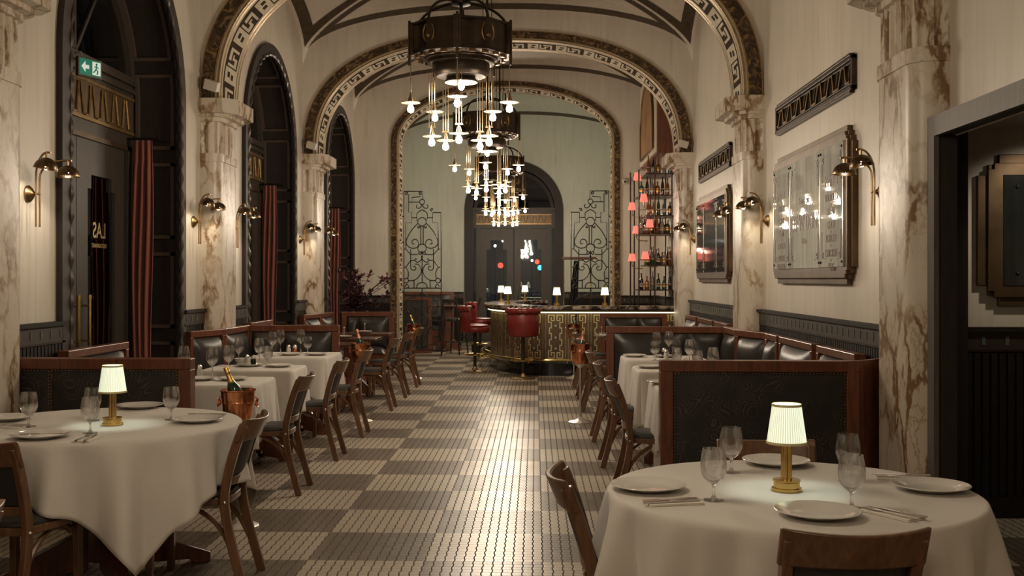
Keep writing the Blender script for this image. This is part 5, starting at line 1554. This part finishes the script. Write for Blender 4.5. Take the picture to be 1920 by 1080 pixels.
# --- curtains in the door arches
def curtain(C, label):
    b = MB(); Y0 = C + DH - .12; X0 = XL - .42
    def fn(u, v):
        z = .02 + 2.99*v
        wd = .42 + .06*(1-v)
        x = X0 + u*.22 ; sp = .04*(1 if v < .93 else .6)
        return (x + .012*sin(v*7+u*3), Y0 - .10 + sp*sin(u*PI*2*3.5 + .6*sin(v*3)) - .03*(1-v), z)
    b.grid(fn, 90, 30)
    o = b.build('curtain', M['curtain'], smooth=80)
    s = o.modifiers.new('solid', 'SOLIDIFY'); s.thickness = .006
    tag(o, label, 'curtain')
    r = MB(); r.tube([(XL-.46, Y0-.10, 3.03), (XL-.14, Y0-.10, 3.03)], .012, 8); r.tube([(XL-.15, Y0-.10, 3.03), (XL-.15, Y0+.12, 3.03)], .009, 6)
    ro = r.build('curtain_rod', M['iron']); 
    tag(ro, 'thin black rod carrying the ' + label.split('red ')[1] , 'curtain rod')
curtain(DOORC[0], 'long rust red curtain in the first arched door')
curtain(DOORC[1], 'long rust red curtain in the second arched door')
curtain(DOORC[2], 'long rust red curtain in the third arched door')

# --- exit sign
t = thing('exit_sign', 'green emergency exit sign with a white arrow hanging in the first arched door', 'sign', (-3.90, 9.20, 3.45))
MB().box(-.02, .02, -.18, .18, -.11, .10).build('housing', M['doorwood'], t, smooth=0, bevel=.004)
t.rotation_euler = (0, 0, -.45); t.scale = (.8, .72, .8)
MB().box(.019, .023, -.165, .165, -.09, .085).build('green_panel', M['green_sign'], t, smooth=0)
b = MB()
b.prism([(-.135,0),(-.075,.06),(-.075,.02),(-.02,.02),(-.02,-.02),(-.075,-.02),(-.075,-.06)], .023, .026, 'x')
b.build('arrow', M['sign_white'], t, smooth=0)
b = MB(); b.box(.0225, .0245, .03, .155, -.075, .07); d_ = b.build('doorway', M['sign_white'], t, smooth=0)
b = MB(); b.sphere(.012, (.026, .09, .045), 8); b.tube([(.026,.09,.035),(.026,.085,-.005),(.026,.11,-.03),(.026,.10,-.065)], .008, 5); b.tube([(.026,.085,-.005),(.026,.065,-.03),(.026,.045,-.05)], .007, 5); b.tube([(.026,.06,.01),(.026,.088,.025),(.026,.12,.005)], .006, 5)
b.build('running_figure', M['green_sign'], t)
b = MB(); b.tube([(0,-.1,.10),(-.02,-.1,.16),(-.12,-.1,.16)], .008, 6); b.build('bracket', M['chrome'], t)

# --- small spotlights clamped at the arch springings
for (X, Y, lab) in [(XL+.16, PIERS[1]-.10, 'small square white spotlight on the second left pilaster capital'), (XL+.16, PIERS[2]-.10, 'small square white spotlight on the third left pilaster capital'), (XR-.16, PIERS[2]-.10, 'small square white spotlight on the third right pilaster capital')]:
    t = thing('spotlight', lab, 'spotlight', (X, Y, CAPT+.13)); t.rotation_euler = (.2, .3, 0)
    MB().box(-.075, .075, -.05, .05, -.055, .055).build('housing', M['white_box'], t, smooth=0, bevel=.006)
    b = MB(); b.tube([(0,0,-.04),(0,.02,-.15)], .012, 6); b.build('bracket', M['dark_bronze'], t)
# ================================================================ THE BAR
def bar_path():
    """outer face of the bar in plan: far back run, round the left end, then the near run to the right wall"""
    cx, cy, a, b = .25, 20.4, 1.10, 2.65
    P = []
    for i in range(61):
        q = PI/2 + PI*i/60
        P.append((cx + a*cos(q), cy + b*sin(q)))
    n = int((XR-.05-cx)/.05)
    P += [(cx + (XR-.05-cx)*k/n, cy - b) for k in range(1, n+1)]
    # cut away the part behind the right jamb of the arch
    return P
BP = bar_path()
ds = [0]
for i in range(1, len(BP)): ds.append(ds[-1] + math.dist(BP[i], BP[i-1]))
def bev(t, off=0):
    d = t*ds[-1]; i = 1
    while i < len(ds)-1 and ds[i] < d: i += 1
    f = (d-ds[i-1])/(ds[i]-ds[i-1]); p, q = BP[i-1], BP[i]
    tx, ty = q[0]-p[0], q[1]-p[1]; l = math.hypot(tx, ty)
    return (p[0]+tx*f + off*ty/l, p[1]+ty*f - off*tx/l)   # +off = towards the customers
# sign check: on the near run travel is +X so outward (-Y) = off>0
bar = thing('bar', 'curved bar with a marble top and a dark front of gilded geometric inlay', 'bar', (0, 0, 0))
PAT = []
W, H = 24, 54
for r in range(H):
    row = ['.']*W
    if r in (0, H-1): row = ['s' if c % 2 else '.' for c in range(W)]
    row[1] = row[22] = 's' if r % 2 == 0 else '.'
    PAT.append(row)
def line(r0, c0, r1, c1):
    for r in range(min(r0,r1), max(r0,r1)+1):
        for c in range(min(c0,c1), max(c0,c1)+1): PAT[r][c] = '#'
for mir in (0, 1):
    segs = []
    def ln(r0, c0, r1, c1):
        if mir: c0, c1 = 23-c0, 23-c1
        line(r0, c0, r1, c1)
    # top key, stepping border, bottom key
    ln(3,4,3,10); ln(3,4,11,4); ln(3,10,9,10); ln(9,7,9,10); ln(6,7,9,7)
    ln(11,4,11,7); ln(11,7,17,7); ln(17,5,17,7); ln(17,5,23,5); ln(23,5,23,7); ln(23,7,30,7); ln(30,5,30,7); ln(30,5,36,5); ln(36,5,36,7); ln(36,7,42,7)
    ln(42,4,42,7); ln(42,4,50,4); ln(50,4,50,10); ln(44,10,50,10); ln(44,7,44,10); ln(44,7,47,7)
for r in (14,15,27,28,39,40):
    for c in (11,12): PAT[r][c] = 'g'
PW = .372; NP = int(round(ds[-1]/PW)); nu = NP*W
z0b, z1b = .24, 1.06
def cellm(i, j):
    ch_ = PAT[H-1-j][i % W]
    return {'#': M['inlay'], 's': M['stud'], 'g': M['gem'], '.': M['bar_panel']}[ch_]
M['inlay'] = simple('inlay', (.66, .55, .30), rough=.35, metal=.35)
M['stud'] = simple('stud', (.70, .62, .42), rough=.25, metal=.7)
M['bar_panel'] = simple('bar_panel', (.12, .075, .040), rough=.3, noise=.3, nscale=10)
b = MB()
b.grid(lambda u, v: (*bev(u, 0), z0b+(z1b-z0b)*v), nu, H, matfn=cellm)
b.build('front_panel', None, bar, smooth=0)
def sweep(parts, name, mat, smooth=30, K=170, parent=bar):
    """parts: closed profile [(off,z)...] swept along the bar"""
    n = len(parts); vs = []
    for i in range(K+1):
        for (o_, z) in parts:
            p = bev(i/K, o_); vs.append((p[0], p[1], z))
    fs = [(i*n+k, i*n+(k+1)%n, (i+1)*n+(k+1)%n, (i+1)*n+k) for i in range(K) for k in range(n)] + [tuple(range(n))[::-1], tuple(K*n+k for k in range(n))]
    return MB().add(vs, fs).build(name, mat, parent, smooth=smooth)
def dark_marble():
    m = simple('bar_marble', (.33, .25, .20), rough=.15, coat=.4)
    nt = m.node_tree; b = nt.nodes['Principled BSDF']; g = N(nt, 'ShaderNodeNewGeometry')
    n = N(nt, 'ShaderNodeTexNoise', i_Scale=4.0, i_Detail=8.0, i_Distortion=2.0); L(nt, g.outputs['Position'], n.inputs['Vector'])
    r = N(nt, 'ShaderNodeValToRGB'); r.color_ramp.elements[0].position = .42; r.color_ramp.elements[0].color = (.03,.02,.015,1); r.color_ramp.elements[1].position = .58; r.color_ramp.elements[1].color = (.45,.36,.29,1)
    L(nt, n.outputs[0], r.inputs[0]); L(nt, r.outputs[0], b.inputs['Base Color']); return m
M['bar_marble'] = dark_marble()
sweep([(.12,1.10),(.13,1.115),(.13,1.145),(.12,1.16),(-.46,1.16),(-.46,1.10)], 'counter_top', M['bar_marble'])
sweep([(.10,1.07),(.10,1.10),(-.40,1.10),(-.40,1.07)], 'counter_moulding', M['dark_bronze'])
sweep([(.012,.24),(.012,1.06),(-.03,1.06),(-.03,.24)][:0] or [(-.01,.24),(-.01,1.07),(-.06,1.07),(-.06,.24)], 'body', M['darkwood'])
sweep([(.04,.0),(.04,.20),(.0,.24),(-.3,.24),(-.3,.0)], 'plinth', M['black_gloss'])
sweep([(.035,1.045),(.055,1.045),(.055,1.06),(.035,1.06)], 'light_strip', M['led'])
rail = [(*bev(i/170, .17), .27) for i in range(171)]
b = MB(); b.tube(rail, .022, 8); b.build('foot_rail', M['brass'], bar)
for i in range(4, 44, 3):
    b = MB(); p, q = bev(i/44, .17), bev(i/44, .02); b.tube([(*p, .27), (*p, .22), (*q, .16)], .012, 6); b.build('rail_bracket', M['brass'], bar)

for (x, y, lab) in [(-.69, 21.4, 'leftmost of the small lamps on the bar'), (-.50, 19.25, 'second of the small lamps from the left end of the bar'), (-.22, 22.3, 'middle one of the five small lamps on the bar'),]:
    table_lamp((x, y, 1.161), 'glowing brass lamp, ' + lab, 'shade_bar', 1.0, .35)
for (px, lab) in [(1044, 'second from right among the bar lamps'), (1134, 'rightmost of the five bar lamps, before the arch jamb')]:
    Y = 18.05; t_ = ((px-940)/2000-.032)/(1+.032*(px-940)/2000)
    table_lamp((t_*Y, Y, 1.161), 'glowing brass lamp, ' + lab, 'shade_bar', .97, .35)

# bar stools
def stool(loc, rz, label):
    t = thing('bar_stool', label, 'stool', loc, rz)      # sitter faces +Y
    MB().lathe([(.20,0),(.20,.012),(.17,.022),(.06,.035),(.035,.07),(.028,.09)], 32).build('base', M['old_brass'], t)
    MB().cyl(.028, .08, .68, n=16).build('post', M['dark_bronze'], t)
    b = MB(); b.tube([(.19*cos(a), .19*sin(a), .30) for a in [2*PI*i/32 for i in range(32)]], .012, 6, closed=True)
    for k in range(3): b.tube([(0,0,.30), (.19*cos(k*2.1), .19*sin(k*2.1), .30)], .008, 6)
    b.build('foot_ring', M['brass'], t)
    b = MB(); b.lathe([(.02,.67),(.22,.68),(.245,.70),(.25,.74),(.245,.775),(.20,.80),(.001,.815)], 40, cap1=False); b.build('seat', M['red_leather'], t, smooth=60)
    b = MB(); b.lathe([(.20,.775),(.232,.785),(.24,.805),(.20,.825),(.001,.835)], 40, cap1=False); b.build('seat_cushion', M['red_leather'], t, smooth=60)
    # wrap-round back with rolled top
    b = MB(); K = 24
    prof = [(.245,.69),(.262,.72),(.268,.90),(.272,1.06),(.255,1.075),(.225,1.06),(.215,.90),(.215,.80)]
    vs = []
    for i in range(K+1):
        a = -PI/2 + (-1+2*i/K)*1.25
        for r, z in prof: vs.append((r*cos(a), r*sin(a), z))
    n = len(prof)
    b.add(vs, [(i*n+k, i*n+(k+1)%n, (i+1)*n+(k+1)%n, (i+1)*n+k) for i in range(K) for k in range(n)] + [tuple(range(n))[::-1], tuple(K*n+k for k in range(n))])
    b.build('backrest', M['red_leather'], t, smooth=50)
    b = MB(); pts = []; rs = []
    for i in range(61):
        a = -PI/2 + (-1+2*i/60)*1.27; pts.append((.268*cos(a), .268*sin(a), 1.095)); rs.append(.042 + .010*abs(sin(i/60*PI*6)) )
    b.tube(pts, rs, 10); b.build('rolled_top', M['red_leather'], t, smooth=60)
    return t
s0 = stool((-1.05, 18.5, 0), -PI/2, 'red leather bar stool at the left, turned sideways to the bar')
dup(s0, (-.20, 17.2, 0), 0, 'red leather bar stool with its back to the viewer, in front of the bar')
dup(s0, (-1.12, 21.6, 0), -PI/2, 'red leather bar stool half hidden behind the left end of the bar')

# --- wrought iron grilles on the arch jamb
def grille(side, label):
    x0 = (XC-2.155+.02) if side < 0 else (XC+2.155-.02); s_ = 1 if side < 0 else -1
    Y = A3 + A3D - .1; K = .00218
    t = thing('iron_grille', label, 'grille', (x0, Y, 0))
    def c(x, y): return (s_*(x-78)*K, 0, 3.43 - (y-90)*K)
    ch_ = MB(); r = .0105
    def pl(*pts, r=r): ch_.tube([c(*p) for p in pts], r, 6)
    def circ(x, y, rr): ch_.tube([c(x+rr*cos(a), y+rr*sin(a)) for a in [2*PI*i/24 for i in range(24)]], r, 6, closed=True)
    def sw(pts, n=5):
        P = [Vector((p[0], p[1], 0)) for p in pts]; out = []
        for i in range(len(P)-1):
            a = P[max(0,i-1)]; b = P[i]; cc = P[i+1]; d = P[min(len(P)-1,i+2)]
            for k in range(n):
                u = k/n; v = .5*((2*b)+(cc-a)*u+(2*a-5*b+4*cc-d)*u*u+(3*b-a-3*cc+d)*u**3); out.append((v.x, v.y))
        out.append(pts[-1]); pl(*out)
    def spiral(x, y, r0, a0, turns, dr=1):
        pts = []
        for i in range(int(24*turns)+1):
            u = i/(24*turns); a = a0 + dr*2*PI*turns*u; rr = r0*(1-.8*u); pts.append((x+rr*cos(a), y+rr*sin(a)))
        pl(*pts)
    # outer posts: the one on the jamb and the free one, to the floor
    pl((84,90),(84,1660)); pl((440,292),(440,1660)); pl((84,90),(262,90),(262,170)); pl((360,292),(440,292))
    spiral(105,108,17,-1.6,1.2); spiral(242,108,17,-1.6,1.2,-1)
    pl((128,115),(128,292),(160,292),(160,388),(102,388),(102,640),(148,692),(215,692)); pl((242,140),(162,148),(162,192),(232,192)); pl((128,192),(162,192))
    circ(257,190,24); spiral(348,268,15,-.4,1.1,-1)
    pl((362,292),(362,388),(412,388),(412,640),(366,692),(290,692))
    sw([(257,215),(240,245),(215,250),(202,235),(212,215)]); sw([(257,215),(275,245),(300,250),(315,235),(303,215)])
    sw([(257,265),(210,300),(210,372)]); sw([(257,265),(306,300),(306,372)])
    pl((160,342),(210,342)); pl((306,342),(360,342))
    circ(257,380,40)
    spiral(222,428,14,-.5,1.0); spiral(292,428,14,3.6,1.0,-1)
    pl((245,420),(245,600)); pl((268,420),(268,600))
    for m in (0, 1):
        f = (lambda p: p) if not m else (lambda p: (514-p[0], p[1]))
        g = lambda pts: [f(p) for p in pts]
        sw(g([(215,395),(150,470),(106,560),(120,610),(165,632),(210,622),(225,590),(210,555),(180,548),(160,570),(168,592),(185,588)]))
        sw(g([(257,675),(235,690),(222,680),(230,668)])); sw(g([(257,690),(250,740),(215,765),(190,748),(198,732),(208,740)]))
        pl(*g([(148,640),(148,800)])); sw(g([(148,790),(152,830),(180,842),(198,822),(188,803),(172,812)]))
        sw(g([(190,782),(225,790),(250,840),(235,890),(195,930),(160,940)])); pl(*g([(102,812),(148,748),(190,748)])); pl(*g([(84,812),(102,812)])); sw(g([(102,812),(125,860),(122,920)]))
        pl(*g([(125,940),(185,940)])); pl(*g([(180,940),(180,1010)]))
        cp = f((105,940)); circ(cp[0], cp[1], 22)
        pl(*g([(84,640),(102,640)]))
        sw(g([(90,1000),(110,975),(130,1000),(112,1012)]))
        # lower half, behind the seats
        sw(g([(257,1050),(200,1090),(120,1120),(106,1200),(140,1250),(190,1240),(200,1200),(170,1180)]))
        sw(g([(257,1580),(200,1560),(110,1520),(100,1440),(140,1390),(190,1400),(200,1440),(170,1460)]))
        pl(*g([(84,1320),(180,1320),(180,1400)]))
    pl((257,655),(257,955)); circ(257,632,40)
    sw([(205,1010),(215,975),(257,958),(298,975),(306,1010)]); pl((84,1012),(440,1012)); pl((84,1600),(440,1600)); pl((257,1012),(257,1600)); circ(257,1320,60)
    ch_.sphere(.022, c(257,712), 8); ch_.sphere(.022, c(257,838), 8)
    o = ch_.build('scrollwork', M['iron'], t, smooth=60)
    for y in (330, 575, 1050):
        b = MB(); b.tube([c(52,y), c(84,y)], .014, 6); b.build('jamb_clamp', M['iron'], t)
    return t
grille(-1, 'black wrought iron scroll grille on the left jamb of the bar arch')
grille(1, 'black wrought iron scroll grille on the right jamb of the bar arch')

# --- shelf tower with bottles and red lamps
TX, TY = 1.83, 18.95
tower = thing('bottle_shelf', 'tall bronze bottle shelf with small red shaded lamps on its left side', 'shelf', (TX, TY, 0))
levels = [1.42, 1.86, 2.42, 2.74, 3.10, 3.48]
for (x, y) in [(0,0),(.28,0),(.58,0),(0,.9),(.30,.9),(.58,.9),(-.10,.55)]:
    MB().cyl(.014, 0, 3.80 if x > .2 else 3.55, (x, y), 8).build('post', M['bronze'], tower)
for i, z in enumerate(levels):
    b = MB(); b.box(0 if i % 2 == 0 else .12, .60, -.02, .92, z-.018, z); b.build('shelf', M['bronze'], tower, smooth=0)
    b = MB()
    b.tube([(.0,-.03,z+.09),(.60,-.03,z+.09)], .007, 6); b.build('guard_rail', M['old_brass'], tower)
MB().box(0, .6, 0, .9, .10, .95).build('cabinet', M['darkwood'], tower, smooth=0)
reds = [(1195, 330), (1207, 370), (1185, 386), (1218, 418), (1193, 430), (1210, 478), (1185, 482)]
for k, (px, py) in enumerate(reds):
    Y = 18.72 if k in (1, 3, 5) else 19.3
    t_ = ((px-940)/2000-.032)/(1+.032*(px-940)/2000); X = t_*Y; d = Y*cos(YAW)-X*sin(YAW); z = 1.6-(py-524)*d/2000
    lx, ly, lz = X-TX, Y-TY, z
    b = MB(); b.lathe([(.072,-.075),(.045,.06)], 40, (0,0,0), cap0=False, cap1=False, npl=1, pleat=.02)
    sh = b.build('lamp_shade', M['shade_red'], tower, (lx, ly, lz), smooth=0)
    b = MB(); b.sphere(.02, (0,0,0), 10); b.build('bulb', M['bulb_red'] if 'bulb_red' in M else M.setdefault('bulb_red', simple('bulb_red', (1,.8,.7), emis=(1,.6,.4), es=12)), sh)
    b = MB(); ex = lx + .20
    b.tube([(lx, ly, lz-.03), (lx, ly, lz-.13), (lx+.02, ly, lz-.18), (lx+.06, ly, lz-.205), (ex, ly, lz-.21), (max(ex, .0), .0 if k in (1,3,5) else .55, lz-.21)], .008, 6)
    b.build('lamp_arm', M['old_brass'], tower)
    point((lx, ly, lz+.09), .7, (1,.35,.26), .03, 'red_lamp_light', tower)
rb = random.Random(5)
BM = ['bottle_dark','bottle_amber','bottle_clear','bottle_green','bottle_blue','bottle_dark','bottle_clear','bottle_amber']
BN = {'bottle_dark':'dark','bottle_amber':'amber','bottle_clear':'clear','bottle_green':'green','bottle_blue':'blue green'}
shelfname = ['lowest', 'second', 'third', 'fourth', 'fifth', 'top']
bp = {}
for i, z in enumerate(levels):
    x = .05 if i % 2 == 0 else .17; j = 0
    while x < .56:
        for yy in (.05, .35) if i in (1, 2) else (.05,):
            m_ = BM[(i*3+j+(1 if yy > .1 else 0)) % len(BM)]; tall = (i+j) % 3
            key = (m_, tall)
            prof = [[(.034,0),(.036,.01),(.036,.15),(.030,.18),(.013,.21),(.012,.27),(.015,.272),(.015,.29),(.0001,.291)], [(.040,0),(.042,.01),(.042,.12),(.035,.15),(.014,.17),(.013,.21),(.016,.212),(.016,.235),(.0001,.236)], [(.030,0),(.032,.01),(.030,.17),(.024,.21),(.011,.25),(.011,.31),(.014,.312),(.0001,.33)]][tall]
            if key not in bp:
                t = thing('spirit_bottle', 'x', 'bottle', (TX+x, TY+yy, z+.001))
                MB().lathe(prof, 16, cap1=False).build('glass_body', M[m_], t, smooth=40)
                MB().lathe([(prof[2][0]+.001, .05), (prof[2][0]+.001, .11)], 16, cap0=False, cap1=False).build('paper_label', M['label_white' if tall != 1 else 'foil_gold'], t)
                bp[key] = t
            else: t = dup(bp[key], (TX+x, TY+yy, z+.001))
            t['label'] = '%s %s bottle, %s from left, %s tier of the red lamp shelf%s' % (('slim', 'stout', 'tall')[tall], BN[m_], ('first','second','third','fourth','fifth','sixth','seventh')[j], shelfname[i], ', rear row' if yy > .1 else '')
            t['group'] = 'bottles on the lamp shelf'
        x += .085 + .02*rb.random(); j += 1

# --- big boxed arch panel high on the right wall
t = thing('arch_panel', 'large boxed white panel with a copper arch high on the right wall above the shelf', 'panel', (XR, 0, 0))
MB().box(-.42, -.002, 17.95, 20.85, 3.72, 5.30).build('box', M['mahogany'], t, smooth=0)
MB().box(-.43, -.42, 18.0, 20.80, 3.76, 5.28).build('white_face', M['cream'], t, smooth=0)
P2 = [(18.35, 3.86)] + [(19.4+1.05*cos(PI-PI*i/30), 4.35+.78*sin(PI-PI*i/30)) for i in range(31)] + [(20.45, 3.86)]
MB().prism(P2, -.45, -.43, 'x').build('copper_arch', M['copper_dull'] if 'copper_dull' in M else M.setdefault('copper_dull', simple('copper_dull', (.34,.17,.07), rough=.45, metal=.5, noise=.3, nscale=3)), t, smooth=0)
b = MB(); b.tube([(-.455, p[0], p[1]) for p in P2], .02, 6, closed=True); b.build('arch_moulding', M['frame_brass'], t)

t = thing('security_camera', 'white dome security camera on the wall left of the red lamps', 'camera', (1.80, A3, 3.57))
MB().lathe([(.07,0),(.07,.03),(.055,.05)], 24, T=Matrix.Rotation(PI/2, 4, 'X')).build('housing', M['white_box'], t)
MB().sphere(.05, (0,-.06,0), 16).build('shell', M['white_box'], t)
MB().sphere(.024, (-.008,-.095,-.012), 12).build('lens', M['black_gloss'], t)

# --- vase of dark foliage behind the far left booth
t = thing('foliage_vase', 'tall vase of dark burgundy foliage behind the far left booth', 'plant', (-3.1, 18.6, 0))
MB().lathe([(.13,0),(.15,.02),(.17,.3),(.15,.7),(.09,.95),(.11,1.02),(.10,1.02),(.08,.95)], 24).build('vase', M['black_gloss'], t)
rl = random.Random(11)
b = MB(); lf = MB(); bl = MB()
for k in range(42):
    a = rl.uniform(0, 2*PI); sp = rl.uniform(.05, .38); h = rl.uniform(.10, .80)
    if k < 5: a = rl.uniform(-.5, .4); sp = rl.uniform(.45, .62); h = rl.uniform(.30, .70)
    tip = Vector((sp*cos(a), sp*sin(a)*.7, 1.0+h)); mid = Vector((sp*.4*cos(a), sp*.28*sin(a), 1.0+h*.62))
    b.tube([(0,0,.95), tuple(mid), tuple(tip)], .0045, 4)
    for q in range(12):
        u = rl.uniform(.35, 1.05); c0 = mid.lerp(tip, u) if u > .5 else Vector((0,0,1)).lerp(mid, u*2)
        d = Vector((rl.uniform(-1,1), rl.uniform(-1,1), rl.uniform(-.6,.8))).normalized(); s_ = d.cross(Vector((0,0,1)));
        if s_.length < .1: continue
        s_.normalize(); ln_ = rl.uniform(.07,.14); w_ = ln_*.32; up = d.cross(s_)*.012
        (bl if rl.random() < .22 else lf).add([tuple(c0), tuple(c0+d*ln_*.5+s_*w_+up), tuple(c0+d*ln_), tuple(c0+d*ln_*.5-s_*w_+up)], [(0,1,2),(0,2,3)])
b.build('stems', M['iron'], t); lf.build('leaves', M['leaf'], t, smooth=0)['kind'] = 'stuff'; bl.build('blossoms', M['leaf_pink'], t, smooth=0)['kind'] = 'stuff'

# --- end bay: booth, high table, dark stools, bag
divider('banquette', 'dark paisley high backed booth behind the left iron grille', -3.6, -2.25, 23.1, 'paisley', 'leather', [], [], h=1.22)
divider('banquette', 'second wooden framed booth against the end wall wainscot', -3.6, -2.0, 26.2, 'leather', 'paisley', [], [], h=1.3)
pedestal_table('bar_table', 'high dark wooden table left of the bar in the end bay', -1.95, 23.9, 0, 1.02, 0, square=(.40, .30), feet=.3)
for (x, y) in [(-2.1, 23.85), (-1.93, 23.95), (-1.75, 23.8)]:
    o = bpy.data.objects.new('tumbler', MB().lathe([(.03,0),(.036,.004),(.04,.10),(.038,.10),(.033,.008),(.0001,.007)], 16, cap1=False).mesh('tumbler', M['glass'])); col.objects.link(o); o.location = (x, y, 1.022)
    tag(o, '%s clear tumbler on the high table in the end bay' % {-2.1:'left', -1.93:'middle', -1.75:'right'}[x], 'glass')
def high_chair(loc, rz, label):
    t = thing('high_stool', label, 'stool', loc, rz)
    for sx in (-1, 1):
        for sy in (-1, 1):
            b = MB(); top = (.15*sx, .15*sy, .72); b.tube([(.21*sx, .21*sy, 0), top], .017, 6)
            b.build('leg', M['darkwood'], t)
        if True:
            b = MB(); b.tube([(.15*sx,-.17,.72),(.16*sx,-.22,.95),(.16*sx,-.26,1.16)], .016, 6); b.build('back_post', M['darkwood'], t)
    b = MB(); b.tube([(.19*cos(a), .19*sin(a), .27) for a in [2*PI*i/24 for i in range(24)]], .010, 6, closed=True); b.build('foot_ring', M['darkwood'], t)
    MB().lathe([(.17,.71),(.19,.72),(.19,.75),(.16,.775),(.001,.785)], 28, cap1=False).build('seat', M['chair_leather'], t)
    b = MB(); b.tube([(.17*sin(q), -.26-.03*cos(q*1.2), 1.14) for q in [-1+.1*i for i in range(21)]], 1, 4, flat=(.04,.012)); b.build('top_rail', M['darkwood'], t)
    return t
h0 = high_chair((-1.72, 22.75, 0), -.4, 'dark high stool nearest the aisle in the end bay')
dup(h0, (-1.55, 24.7, 0), PI/2, 'dark high stool behind the high table in the end bay')
dup(h0, (-2.35, 24.6, 0), .3, 'dark high stool between the two booths in the end bay')
b = MB(); b.box(-.2,.2,-.14,.14,0,.20); o = b.build('bag', M['black'], None, (-1.18, 23.3, 0), (0,0,.3), bevel=.04)
b = MB(); b.tube([(-.1,0,.19),(-.08,0,.29),(.08,0,.29),(.1,0,.19)], .01, 6); b.build('handle', M['black'], o)
b = MB(); b.cyl(.03, -.145, -.14, n=16, T=Matrix.Translation((.14,0,.15)) @ Matrix.Rotation(PI/2, 4, 'X') ); b.build('glowdisc', simple('glow_orange', (.6,.12,.06), rough=.4), o)  # orange light on the dark shape put in as a coloured disc
tag(o, 'black bag with orange light painted as badge on the floor left of the bar', 'bag')

# --- palm like coat stand / brass rail behind the counter on the right
t = thing('brass_stand', 'dark draped brass stand behind the counter, before the right iron grille', 'stand', (.95, 23.7, 0))
b = MB()
for x in (-.32, .28): b.tube([(x,0,0),(x,0,2.05)], .014, 8)
b.tube([(-.32,0,2.05),(.34,0,2.05)], .012, 8); b.build('frame', M['brass'], t)
MB().box(-.36,.40,-.02,.02,2.06,2.10).build('top_board', M['mahogany'], t, smooth=0)
b = MB(); b.grid(lambda u, v: (-.12+.16*v*.5+.16*(u-.5)*(1.3-v*.6), .03*sin(u*12), .9+1.12*v), 16, 12); b.build('dark_drape', M['black'], t, smooth=60)

# unseen downlight added to brighten the end wall of the side passage
t = thing('ceiling_lamp', 'added unseen downlight brightening the side passage at the right', 'lamp', (3.5, 6.55, 2.62))
MB().lathe([(.06,0),(.06,-.08),(.055,-.08),(.05,-.01)], 24, cap1=False).build('housing', M['brass'], t)
MB().cyl(.045, -.03, -.02, n=20).build('lens', M['opal'], t)
spot((0,0,-.10), 22, (1,.86,.66), 1.9, rot=(math.radians(38),0,0), r=.04, blend=.8, parent=t)
# ================================================================ LIGHT
w = bpy.data.worlds.new('world'); sc.world = w; w.use_nodes = True
w.node_tree.nodes['Background'].inputs[0].default_value = (.35, .42, .5, 1)
w.node_tree.nodes['Background'].inputs[1].default_value = .04
